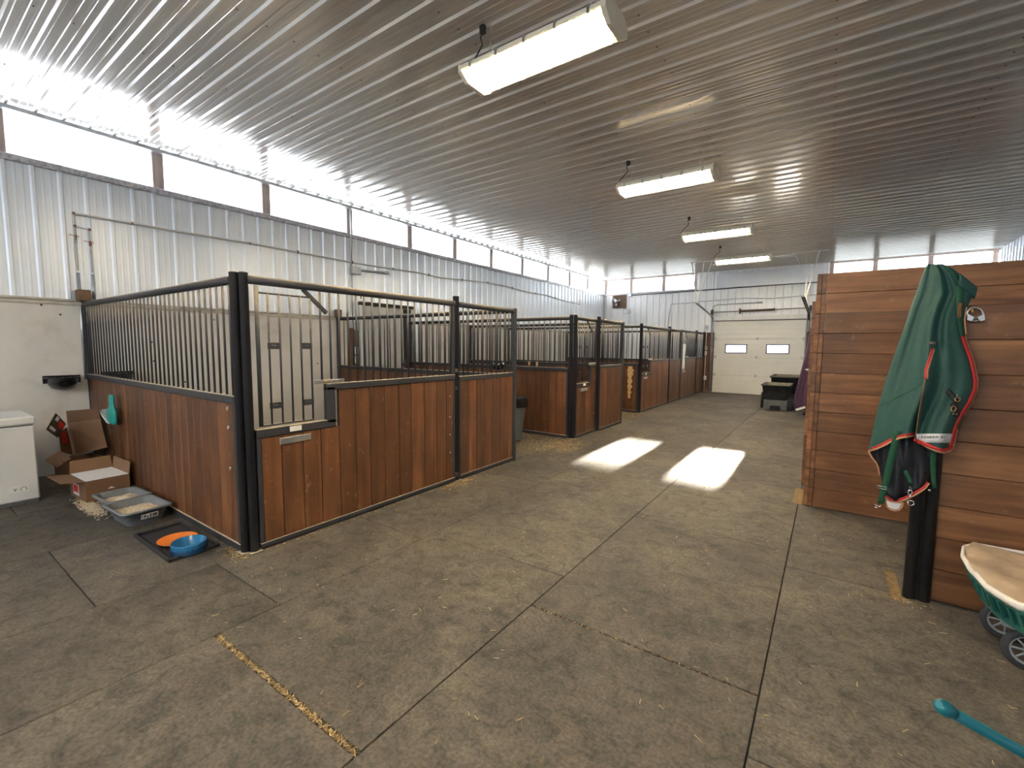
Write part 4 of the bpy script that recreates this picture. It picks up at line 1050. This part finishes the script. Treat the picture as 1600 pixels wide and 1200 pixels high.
# flap in front
rows = []
hb = [(0, 688), (.15, 692), (.35, 700), (.55, 706), (.75, 709), (.9, 708), (1, 690)]
for j in range(37):
    rw = []
    for i in range(25):
        s = i / 24; vb = interp(hb, s); v = 530 + (vb - 530) * j / 36
        l = interp(SLIT, v) if v > 545 else 1457 - (v - 545) * .1; r = interp(RE, v)
        if j > 26 and s > .8: pass
        d = -.010 + .050 * min(1, j / 9) * (1 - .5 * s) + .014 * math.sin(s * 7 + j * .09) * min(1, j / 9)
        rw.append(tuple(at(l + (r - l) * s, v, 1, ysurf(l + (r - l) * s, min(v, 690)) - d)))
    rows.append(rw)
m = MB(); m.grid(rows); flap = obj('front_flap', m, 'rug_green', rug, solid=.006)
def FP(u, v, dy=.0):
    l, r = interp(SLIT, v), interp(RE, v); s = min(1, max(0, (u - l) / (r - l))); j = min(36, max(0, (v - 530) / 4.4))
    return tuple(at(u, v, 1, ysurf(u, min(v, 690)) + .010 - .050 * min(1, j / 9) * (1 - .5 * s) - .014 * math.sin(s * 7 + j * .09) * min(1, j / 9) - .005 - dy))
def ribbon(uvs, w, mat, name, parent, fn, side=1, th=.003, label=None):
    """band of width w px along the photo path, offset to one side"""
    rows = []
    for i, (u, v) in enumerate(uvs):
        a = Vector(uvs[max(0, i - 1)]); b = Vector(uvs[min(len(uvs) - 1, i + 1)]); t = (b - a).normalized(); n = Vector((-t.y, t.x)) * side
        ww = w[i] if isinstance(w, (list, tuple)) else w
        rows.append([fn(u, v), fn(u + n.x * ww / 2, v + n.y * ww / 2), fn(u + n.x * ww, v + n.y * ww)])
    m = MB(); m.grid(rows); return obj(name, m, mat, parent, label, solid=th)
def dens(p, n=4):
    o = []
    for a, b in zip(p[:-1], p[1:]):
        for k in range(n): o.append((a[0] + (b[0] - a[0]) * k / n, a[1] + (b[1] - a[1]) * k / n))
    return o + [p[-1]]
edge = dens([(1508, 523), (1514, 540), (1523, 564), (1529, 594), (1528, 609), (1519, 630), (1507, 649), (1497, 670), (1493, 688), (1490, 699), (1484, 706), (1474, 709), (1462, 706), (1450, 701), (1439, 694), (1430, 688)])
EP = lambda u, v: FP(min(u, interp(RE, min(v, 700)) - .5) if v < 680 else u, v, .004)
ribbon(edge, 4.2, 'rug_tan', 'tan_binding', rug, EP, 1, .006); ribbon([(u - 3.0 if v < 700 else u, v - (0 if v < 695 else 3.2)) for u, v in edge], 4.5, 'rug_red', 'red_binding', rug, lambda u, v: tuple(Vector(EP(u, v)) - Vector((0, .004, 0))), 1, .006)
sl1 = dens([(1457, 545), (1452, 562), (1447, 577), (1446, 592)])
ribbon(sl1, 3, 'rug_red', 'red_binding', rug, lambda u, v: FP(u + 1, v, .003), 1); ribbon(sl1, -3, 'rug_tan', 'tan_binding', rug, lambda u, v: FP(u + 1, v, .001), 1)
ribbon(dens([(1446, 592), (1441, 620), (1436, 650), (1431, 684)]), 2.4, 'brown_board', 'flap_edge', rug, lambda u, v: FP(u + 1, v, .002), 1)
hm = dens([(1358, 703), (1369, 700), (1381, 694.5), (1393, 688), (1405, 683), (1417, 681), (1430, 679)])
HP = lambda u, v: tuple(at(u, v, 1, ysurf(u, min(v, 690)) - .006))
ribbon(hm, -3.2, 'rug_red', 'red_binding', rug, HP, 1, .004); ribbon(hm, 3.0, 'rug_tan', 'tan_binding', rug, HP, 1, .004)
# lining that hangs lower
LB = [(1358, 704), (1366, 714), (1374, 724), (1375, 738), (1378, 752), (1382, 766), (1384, 777), (1393, 783), (1404, 782), (1418, 777), (1432, 770), (1443, 763), (1450, 755)]
rows = []
n = 30
for j in range(14):
    rw = []
    for i in range(n + 1):
        s = i / n; ub = 1359 + (1451 - 1359) * s
        vb = interp([(1359, 706), (1366, 716), (1374, 728), (1381, 768), (1386, 778), (1395, 783), (1406, 781), (1420, 776), (1434, 769), (1445, 761), (1451, 754)], ub)
        v = 660 + (vb - 660) * j / 13; ut = 1372 + (1470 - 1372) * s; u = ut + (ub - ut) * (j / 13) ** .7
        yy = YBK - .012 - .045 * math.sin(math.pi * s) - .014 * math.sin(s * 13 + j * .25) * (j / 13) - .006 * math.sin(s * 30 - j * .5)
        rw.append(tuple(at(u, v, 1, yy)))
    rows.append(rw)
m = MB(); m.grid(rows); obj('lining', m, 'rug_lining', rug, solid=.005)
BP = lambda u, v: tuple(at(u, v, 1, YBK - .062))
lo = dens([(1384, 776), (1390, 782), (1400, 784), (1412, 780), (1426, 774), (1438, 767), (1446, 761), (1451, 754)])
ribbon(lo, -3.2, 'rug_red', 'red_binding', rug, BP, 1, .005); ribbon(lo, 2.6, 'rug_tan', 'tan_binding', rug, BP, 1, .005)
ribbon(dens([(1358, 704), (1363, 714), (1370, 722), (1374, 732), (1375, 742)]), 2.4, 'rug_tan', 'tan_binding', rug, BP, 1, .004)
tip = [(1384, 780), (1390, 783), (1400, 785), (1408, 784), (1412, 786), (1411, 792), (1406, 798), (1398, 799), (1390, 797), (1385, 792)]
m = MB(); m.prism([BP(u, v) for u, v in tip], (0, .006, 0)); tl = obj('tail_corner', m, 'rug_tan', rug)
m = MB(); m.prism([tuple(Vector(BP(u, v)) - Vector((0, .003, 0))) for u, v in [(1384.5, 782), (1392, 785), (1408, 787), (1404, 795), (1396, 795.5), (1388, 792)]], (0, .003, 0)); obj('tail_label', m, 'rug_label', rug)
# label strip with lettering
LPf = lambda u, v, d=0: FP(u, v, .004 + d)
rows = []
for k in range(15):
    u = 1432 + (1489.5 - 1432) * k / 14; v1_ = interp([(1432, 686.5), (1444, 691.5), (1490, 692)], u); rows.append([LPf(u, 677.6), LPf(u, (677.6 + v1_) / 2), LPf(u, v1_)])
m = MB(); m.grid(rows); lb_ = obj('logo_strip', m, 'rug_label', rug, solid=.003)
def lettering(text, u0, v0, u1, v1, fn, mat, parent, bold=0):
    cu = bpy.data.curves.new('lettering', 'FONT'); cu.body = text; cu.size = 1; cu.extrude = .0; cu.offset = bold
    to = bpy.data.objects.new('lettering_tmp', cu); COL.objects.link(to)
    dg = bpy.context.evaluated_depsgraph_get(); me = bpy.data.meshes.new_from_object(to.evaluated_get(dg)); bpy.data.objects.remove(to)
    xs = [v.co.x for v in me.vertices]; ys = [v.co.y for v in me.vertices]; x0, x1, y0, y1 = min(xs), max(xs), min(ys), max(ys)
    m = MB(); m.add([fn(u0 + (u1 - u0) * (v.co.x - x0) / (x1 - x0), v1 + (v0 - v1) * (v.co.y - y0) / (y1 - y0)) for v in me.vertices], [tuple(p.vertices) for p in me.polygons])
    return obj('lettering', m, mat, parent)
lettering('PREMIER EQ', 1434.5, 681.2, 1481, 685.8, lambda u, v: LPf(u, v, .0035), 'grey_gasket', lb_, .01)
# straps
STL = dens([(1397, 672), (1391, 698), (1385, 722), (1380, 748), (1376, 762), (1371, 786)])
SP = lambda d: (lambda u, v: tuple(at(u, v, 1, YBK - .115 + .0004 * (v - 672) - d)))
ribbon(STL, [13 - .18 * i for i in range(len(STL))], 'rug_webbing', 'strap', rug, SP(.02), -1, .003)
ribbon([(1393, 694), (1392, 698)], 15, 'rug_webbing', 'strap_keeper', rug, SP(.026), -1) if False else None
m = MB(); m.tube([SP(.026)(u, v) for u, v in ((1370, 762), (1385, 765), (1385, 761), (1371, 758.5))], .002, 6, closed=True); obj('strap_slider', m, 'chrome', rug)
m = MB(); m.tube([SP(.026)(u, v) for u, v in ((1366, 788), (1374, 792), (1376, 789))], .002, 6); m.lathe(SP(.024)(1369, 793), [(.0, -.008), (.008, -.003), (.008, .003), (0, .008)], 10); obj('strap_clip', m, 'chrome', rug)
ribbon(dens([(1454, 700), (1453, 725), (1454, 745), (1457, 764)], 2), [10, 10, 9, 9, 8, 7, 7], 'rug_webbing', 'strap', rug, lambda u, v: tuple(at(u, v, 1, YBK - .05)), -1, .003)
m = MB(); m.lathe(tuple(at(1452, 766, 1, YBK - .055)), [(0, -.009), (.009, -.002), (.007, .006), (0, .009)], 10); obj('strap_clip', m, 'chrome', rug)
ribbon(dens([(1411, 737), (1417, 748), (1421, 757)], 2), 6.5, 'rug_webbing', 'strap', rug, lambda u, v: tuple(at(u, v, 1, YBK - .085)), -1, .003)
sn = root('x', (0, 0, 0)) if False else None
m = MB(); Q = lambda u, v: tuple(at(u, v, 1, YBK - .092))
m.tube([Q(1420, 766), (Q(1422, 759.5)), Q(1425, 766)], .0022, 6); m.tube([Q(1422 + 3.2 * math.cos(t), 769.5 + 3.6 * math.sin(t)) for t in [k * math.pi / 6 for k in range(12)]], .0035, 6, closed=True)
m.tube([Q(1422, 773), Q(1422, 781)], .0035, 6); m.tube([Q(1418, 782), Q(1419, 789), Q(1424, 790), Q(1428, 788), Q(1427, 783), Q(1418, 782)], .0028, 6)
obj('snap_hook', m, 'chrome', rug)
# buckles, neck badge, zip
for u, v in ((1495, 618), (1499, 622), (1492, 641), (1494, 647), (1489, 647)):
    m = MB(); m.lathe(FP(u, v, .012), [(0, -.005), (.006, -.002), (.006, .002), (0, .005)], 10, 0, (0, -1, 0)); obj('buckle_stud', m, 'chrome', rug)
ribbon(dens([(1484, 607), (1492, 616), (1500, 628)], 2), 9, 'matt_black', 'buckle_strap', rug, lambda u, v: FP(u, v, .006), 1)
ribbon(dens([(1484, 632), (1490, 642), (1494, 654)], 2), 9, 'matt_black', 'buckle_strap', rug, lambda u, v: FP(u, v, .006), -1)
m = MB(); m.tube([FP(1490 + 4 * math.cos(t), 639 + 4.4 * math.sin(t), .012) for t in [k * math.pi / 5 for k in range(10)]], .002, 6, closed=True); m.tube([FP(1496 + 4 * math.cos(t), 624 + 3.5 * math.sin(t), .012) for t in [k * math.pi / 5 for k in range(10)]], .002, 6, closed=True); obj('buckle', m, 'brass', rug)
m = MB(); m.prism([EP(u, v) for u, v in ((1506, 647), (1511, 652), (1499, 671), (1492, 668), (1497, 657))], (0, -.010, 0)); obj('strap_end', m, 'rug_webbing', rug)
ribbon(dens([(1494, 447), (1494, 470), (1496, 500), (1500, 526)]), -11, 'rug_webbing', 'neck_band', rug, lambda u, v: RP(min(u, interp(RE, v) - .5), v, .008), 1, .004)
m = MB(); m.prism([RP(u, v, .014) for u, v in ((1497, 474), (1503, 473), (1501, 496), (1495.5, 497))], (0, -.003, 0)); obj('neck_badge', m, 'label_brown', rug)
m = MB(); m.lathe(RP(1457, 536, .010), [(0, -.002), (.011, 0), (.012, .003), (.006, .006), (0, .006)], 14, 0, (0, -1, 0), 1.0, 1.5); obj('toggle', m, 'dark_steel', rug)
# rolled neck opening at the right
rows = []
for k in range(9):
    a = k / 8; c = Vector(RP(1497 + 27 * a, 438 + 20 * a, .0)); r_ = .030 - .004 * a; rows.append([tuple(c + Vector((.10 * r_ * math.sin(t), r_ * 1.1 * math.cos(t) * .9, r_ * 1.25 * math.sin(t)))) for t in [2 * math.pi * i / 16 for i in range(16)]])
m = MB(); m.grid(rows, 0, True, True); obj('neck_roll', m, 'rug_green', rug, solid=.005)
m = MB(); m.add([rows[-2][i] for i in range(16)], [tuple(range(16))]); obj('neck_lining', m, 'rug_lining', rug)
ribbon(dens([(1509, 480), (1506, 500), (1508, 522)]), 2.5, 'rug_tan', 'tan_binding', rug, lambda u, v: tuple(at(u, v, 1, YBK - .03)), -1)
ribbon(dens([(1441, 600), (1420, 612), (1400, 622), (1376, 634)]), .9, 'rug_webbing', 'seam', rug, lambda u, v: RP(u, v, .003), 1, .002)

# ring bit hanging behind the rug
bt = root('ring_bit', tuple(at(1524, 490, 1, 3.60)), 'chrome ring bit hanging on the low partition beside the green rug', 'bit')
B3 = lambda u, v, y=3.615: tuple(at(u, v, 1, y))
m = MB(); m.tube([B3(1523 + 12.5 * math.cos(t), 491 + 10.5 * math.sin(t)) for t in [k * math.pi / 12 for k in range(24)]], .005, 8, closed=True); obj('ring', m, 'chrome', bt)
for du in (-1, 1):
    m = MB(); m.prism([B3(1524 + du * 2, 496), B3(1524 + du * 8, 493), B3(1524 + du * 13, 490), B3(1524 + du * 14, 500), B3(1524 + du * 7, 502)], (0, -.014, 0)); obj('cheek_plate', m, 'chrome', bt)
m = MB(); m.tube([B3(1510, 489), B3(1514, 485), B3(1520, 483), B3(1519, 490)], .004, 6); m.lathe(B3(1519, 487), [(0, -.01), (.008, 0), (0, .01)], 8); obj('cord', m, 'brass', bt)
m = MB(); m.cyl(B3(1524, 497, 3.60), B3(1524, 497, 3.66), .007, 8); obj('peg', m, 'dark_steel', bt)

# ------------------------------------------------------------------ purple rug far behind
pr = root('horse_rug', (-.42, 11.8, .3), 'dark purple horse rug hung beyond the tall partition, beside the black carts', 'horse rug')
PL = [(505, 1270), (514, 1266), (530, 1263), (545, 1261), (560, 1257), (575, 1253), (590, 1249), (605, 1245), (620, 1241), (634, 1239), (641, 1242)]
rows = []
for j in range(31):
    v = 505 + (641 - 505) * j / 30; rw = []
    for i in range(33):
        s = i / 32; l = interp(PL, v); r = 1279 + (v - 505) * .02; vv = v - (5 * s if j > 28 else 0) * 1.0
        yy = 11.95 - (.10 + .12 * j / 30) * math.sin(math.pi * s) ** .6 - .04 * math.sin(s * 16 + j * .05) * (.3 + j / 30)
        rw.append(tuple(at(l + (r - l) * s, vv, 1, yy)))
    rows.append(rw)
m = MB(); m.grid(rows); obj('rug_body', m, 'rug_purple', pr, solid=.01)
m = MB(); A3 = lambda u, v: tuple(at(u, v, 1, 11.66)); m.prism([A3(1242.5, 639), (A3(1258, 634.5)), A3(1258.5, 637.5), A3(1244, 642)], (0, -.01, 0)); obj('hem_strip', m, 'rug_label', pr)
m = MB(); m.prism([A3(1257, 577), A3(1266, 575), A3(1270, 577), A3(1262, 579.5)], (0, -.012, 0)); obj('tag_strip', m, 'rug_label', pr)
bo = root('rubber_boot', (-.34, 12.35, 0), 'black boot on the floor at the foot of the purple rug', 'boot')
m = MB(); rows = []
for z, a, b, dx in ((0, .13, .06, 0), (.03, .135, .065, 0), (.06, .12, .06, -.01), (.09, .08, .06, .03), (.14, .065, .06, .05), (.26, .065, .06, .05), (.27, .055, .05, .05)):
    rows.append([(-.30 + (dx - 0) * 1 + a * math.cos(t), 12.28 + b * math.sin(t), z) for t in [2 * math.pi * k / 14 for k in range(14)]])
m.grid(rows, 0, True, True); m.add(rows[0], [tuple(reversed(range(14)))]); m.add(rows[-1], [tuple(range(14))]); obj('boot_body', m, 'gloss_black', bo)

# ------------------------------------------------------------------ black dump carts in front of the door
def dump_cart(x, y, label, legs=True):
    r = root('dump_cart', (x, y, 0), label, 'cart', 'black tub carts near the overhead door')
    W_, L_ = .56, 1.0; m = MB(); rows = []
    def ring(hw, hl, z, cr=.05): 
        o_ = []
        for sx, sy, a0 in ((1, 1, 0), (-1, 1, 90), (-1, -1, 180), (1, -1, 270)):
            for k in range(5):
                a = math.radians(a0 + 90 * k / 4); o_.append((x + sx * (hw - cr) + cr * math.cos(a), y + sy * (hl - cr) + cr * math.sin(a), z))
        return o_
    rows = [ring(.25, .42, .27), ring(.265, .45, .30), ring(.290, .49, .60), ring(.315, .52, .605), ring(.318, .523, .635), ring(.285, .49, .635)]
    m.grid(rows, 0, True, True); m.add(rows[0], [tuple(reversed(range(20)))]); obj('tub', m, 'tub_black', r)
    m = MB(); rows = [ring(.285, .49, .635), ring(.276, .475, .60), ring(.25, .44, .32)]
    m.grid(rows, 0, True, True); m.add(rows[-1], [tuple(range(20))]); obj('tub_inside', m, 'tub_inner', r)
    m = MB()
    yy = y - .40
    m.prism([(x - .24, yy, .02), (x - .13, yy, .02), (x - .10, yy, .13), (x + .10, yy, .13), (x + .13, yy, .02), (x + .24, yy, .02), (x + .25, yy, .27), (x - .25, yy, .27)], (0, .05, 0)); obj('foot_frame', m, 'frame_grey', r)
    m = MB(); m.cyl((x - .36, y + .10, .20), (x + .36, y + .10, .20), .012, 10); m.bbox(x - .22, x + .22, y - .2, y + .3, .23, .275, .006); obj('axle', m, 'frame_grey', r)
    for s in (-1, 1):
        m = MB(); xx = x + s * .335; m.lathe((xx - .025, y + .10, .20), [(.12, 0), (.19, .004), (.20, .012), (.20, .038), (.19, .046), (.12, .05)], 28, 0, (1, 0, 0)); w_ = obj('wheel', m, 'tyre', r)
        m = MB(); m.lathe((xx - .020, y + .10, .20), [(0, 0), (.12, 0), (.12, .04), (0, .04)], 20, 0, (1, 0, 0)); obj('wheel_hub', m, 'frame_grey', w_)
    m = MB(); m.bbox(x - .03, x + .02, y - .462, y - .452, .44, .49, .003); obj('tub_badge', m, 'white_print', r)
    m = MB(); m.tube([(x - .33, y - .52, .635), (x - .36, y - .60, .62), (x + .36, y - .60, .62), (x + .33, y - .52, .635)], .012, 8); obj('cart_handle', m, 'tub_black', r) if False else None
    return r
c1 = dump_cart(-1.02, 13.02, 'black tub cart with grey feet standing in the aisle, the nearer one')
c2 = dump_cart(-.90, 14.45, 'second black tub cart, standing behind the nearer one against the door'); c2.scale = (1.22, 1.22, 1.22)

# ------------------------------------------------------------------ green cart at the right edge
gc = root('garden_cart', (1.15, 3.1, 0), 'green plastic cart covered with a tan cloth at the right edge', 'cart')
def gring(z, sc, inset=0):
    base = [(.665, 3.36), (.640, 3.24), (.632, 3.05), (.655, 2.88), (.72, 2.74), (.84, 2.68), (1.15, 2.66), (1.50, 2.67), (1.60, 2.72), (1.64, 2.85), (1.64, 3.25), (1.60, 3.40), (1.50, 3.45), (1.15, 3.46), (.84, 3.46), (.72, 3.43)]
    cx, cy = 1.14, 3.08; return [(cx + (a - cx) * sc, cy + (b - cy) * sc, z) for a, b in base]
def dense_ring(z, sc, n=6):
    b = gring(z, sc); o_ = []
    for i in range(len(b)):
        for k in range(n): o_.append(tuple(Vector(b[i]).lerp(Vector(b[(i + 1) % len(b)]), k / n)))
    return o_
m = MB(); rows = [dense_ring(.305, .86), dense_ring(.315, .89), dense_ring(.325, .91), dense_ring(.328, .925), dense_ring(.350, .93), dense_ring(.355, .915), dense_ring(.425, .975), dense_ring(.428, 1.0), dense_ring(.452, 1.005), dense_ring(.452, .96), dense_ring(.325, .87)]
m.grid(rows, 0, False, True); m.add(rows[0], [tuple(reversed(range(96)))]); m.add(rows[-1], [tuple(range(96))]); bas = obj('basket', m, 'cart_green', gc)
a_, b_ = dense_ring(.352, .925), dense_ring(.425, .985)
m = MB()
for i in range(0, 96, 2):
    p, q_ = Vector(a_[i]), Vector(b_[i]); out = (Vector((p.x, p.y, 0)) - Vector((1.14, 3.08, 0))).normalized() * .004
    m.beam(p + out, q_ + out, .014, .014)
obj('basket_ribs', m, 'cart_green', gc)['kind'] = 'stuff'
m = MB(); rows = []
rnc = random.Random(8)
for sc, z in ((1.006, .452), (1.016, .464), (1.005, .475), (.93, .478), (.78, .472), (.55, .462), (.3, .458), (.05, .462)):
    rr_ = dense_ring(z, sc, 3)
    rows.append([(p[0], p[1], p[2] + (.012 * math.sin(i * .8 + sc * 9) + .006 * math.sin(i * 2.1)) * (.4 + sc) * .8) for i, p in enumerate(rr_)])
m.grid(rows, 0, True, True); m.add(rows[-1], [tuple(range(48))]); obj('cloth_cover', m, 'cart_cloth', gc, solid=.006)
m = MB(); rows = []
for sc, z in ((1.006, .446), (1.022, .458), (1.024, .470), (1.008, .480)):
    rr_ = dense_ring(z, sc, 3); rows.append([(p[0], p[1], p[2] + .005 * math.sin(i * .8 + 9)) for i, p in enumerate(rr_)])
m.grid(rows, 0, True, True); obj('cloth_hem', m, 'cloth_hem', gc, solid=.007)
def cart_wheel(x, y, r0):
    m = MB(); m.lathe((x, y + .014, r0), [(r0 * .74, 0), (r0 * .95, -.002), (r0, .006), (r0, .022), (r0 * .95, .030), (r0 * .74, .028)], 32, 0, (0, -1, 0), 1, 1, False); m.lathe((x, y + .014, r0), [(r0 * .74, 0), (r0 * .74, .028)], 32, 0, (0, -1, 0), 1, 1, False); w = obj('wheel', m, 'tyre', gc)
    m = MB(); m.tube([(x + r0 * .70 * math.cos(t), y, r0 + r0 * .70 * math.sin(t)) for t in [k * math.pi / 14 for k in range(28)]], r0 * .075, 8, closed=True)
    for k in range(8): a = k * math.pi / 4; m.cyl((x, y, r0), (x + r0 * .68 * math.cos(a), y, r0 + r0 * .68 * math.sin(a)), .0045, 6)
    m.lathe((x, y + .02, r0), [(.0, 0), (.022, 0), (.024, .04), (.012, .046), (0, .047)], 14, 0, (0, -1, 0)); obj('wheel_rim', m, 'rim_grey', w)
    m = MB(); m.prism([(x - .03, y - .022, r0 - .012), (x + .055, y - .022, r0 - .03), (x + .07, y - .022, r0 + .07), (x + .01, y - .022, r0 + .05)], (0, -.006, 0)); obj('wheel_bracket', m, 'rim_grey', gc)
for x, y in ((.850, 3.40), (.870, 3.12), (1.45, 3.40), (1.45, 3.10)): cart_wheel(x, y, .100)
m = MB()
for x in (.87, 1.45): m.cyl((x, 2.95, .092 if False else .13), (x, 3.40, .13), .010, 8)
m.bbox(.86, 1.46, 3.02, 3.20, .13, .20, .006); m.bbox(.95, 1.35, 3.04, 3.18, .19, .32, .01); obj('undercarriage', m, 'tub_black', gc)

# ------------------------------------------------------------------ teal handle of a tool at the lower right
hf = root('stable_fork', (.9, 1.9, 0), 'stable fork with a teal handle, its grip reaching in at the lower right', 'fork')
p0 = Vector((.217, 1.165, .85)); p1 = Vector(at(1530, 1137, 2, .79)); d = (p1 - p0).normalized(); 
m = MB(); m.tube([p0 - d * .006, p0, p0 + d * .010, p0 + d * .022, p0 + d * .032], [.006, .0125, .0155, .0145, .0125], 16); obj('grip', m, 'handle_teal', hf)
pe = p0 + d * 1.05
m = MB(); m.tube([p0 + d * .03, pe], .0108, 14); obj('shaft', m, 'handle_teal', hf)
m = MB()
side = Vector((d.y, -d.x, 0)).normalized(); m.cyl(pe - side * .17, pe + side * .17, .010, 8)
for k in range(10):
    b = pe + side * (-.16 + .0355 * k); dd = Vector((d.x, d.y, 0)).normalized(); m.tube([b, b + dd * .12 + Vector((0, 0, -.03)), b + dd * .32], .005, 6)
obj('fork_head', m, 'handle_teal', hf)

# ------------------------------------------------------------------ loose straw
rs = random.Random(12); m = MB()
def blade(x, y, L, z=.002, w=.0016):
    a = rs.uniform(0, math.pi); dx, dy = math.cos(a) * L / 2, math.sin(a) * L / 2; nx, ny = -math.sin(a) * w, math.cos(a) * w; zt = z + rs.uniform(0, .004)
    m.add([(x - dx - nx, y - dy - ny, z), (x + dx - nx, y + dy - ny, zt), (x + dx + nx, y + dy + ny, zt), (x - dx + nx, y - dy + ny, z), (x - dx, y - dy, z + .0018), (x + dx, y + dy, zt + .0018)],
          [(0, 1, 5, 4), (4, 5, 2, 3), (0, 3, 2, 1)], rs.choice((0, 0, 1)))
for k in range(950):
    x = rs.uniform(-3.35, 1.6); y = 1.0 + 8 * rs.random() ** 1.3; blade(x, y, rs.uniform(.012, .035))
for k in range(520): blade(rs.uniform(-2.58, -1.39), .964 + rs.gauss(0, .006), rs.uniform(.012, .04), -.004)
for k in range(160): blade(rs.uniform(-1.37, -.18), 2.18 + rs.gauss(0, .006), rs.uniform(.01, .025), -.004)
for k in range(260): y = rs.uniform(1.6, 4.9); blade(-3.385 + abs(rs.gauss(0, .02)), y, rs.uniform(.01, .03))
for k in range(420): blade(-3.36 + abs(rs.gauss(0, .07)), 3.72 + rs.gauss(0, .16), rs.uniform(.012, .035))
for k in range(120): blade(rs.uniform(-3.65, -3.35), 1.45 + rs.gauss(0, .03), rs.uniform(.02, .05))
for k in range(2600): blade(rs.uniform(-5.4, -3.35) , rs.uniform(5.3, 6.58), rs.uniform(.015, .045))
for k in range(900): blade(rs.uniform(-3.5, -3.0) , 6.1 + rs.gauss(0, .3), rs.uniform(.015, .04))
for k in range(2200): blade(rs.uniform(-4.6, -3.4) , rs.uniform(8.75, 10.15), rs.uniform(.02, .05))
for k in range(60): blade(.46 + rs.gauss(0, .06), 3.56 + rs.gauss(0, .03), rs.uniform(.01, .03))
o = obj('straw', m, ['straw', 'straw_pale']); tag(o, 'loose straw scattered over the rubber mats and in their gaps', 'straw', kind='stuff')
m = MB()
for k in range(1500):
    x, y = -5.62 + rs.gauss(0, .16), 1.10 + rs.gauss(0, .035)
    if not (1.02 < y < 1.5): continue
    s = rs.uniform(.002, .005); m.box(x - s, x + s, y - s, y + s, 0, s, 0)
tag(obj('spilled_litter', m, 'litter'), 'pale litter crumbs spilled beside the cardboard box and pans', 'litter', kind='stuff')
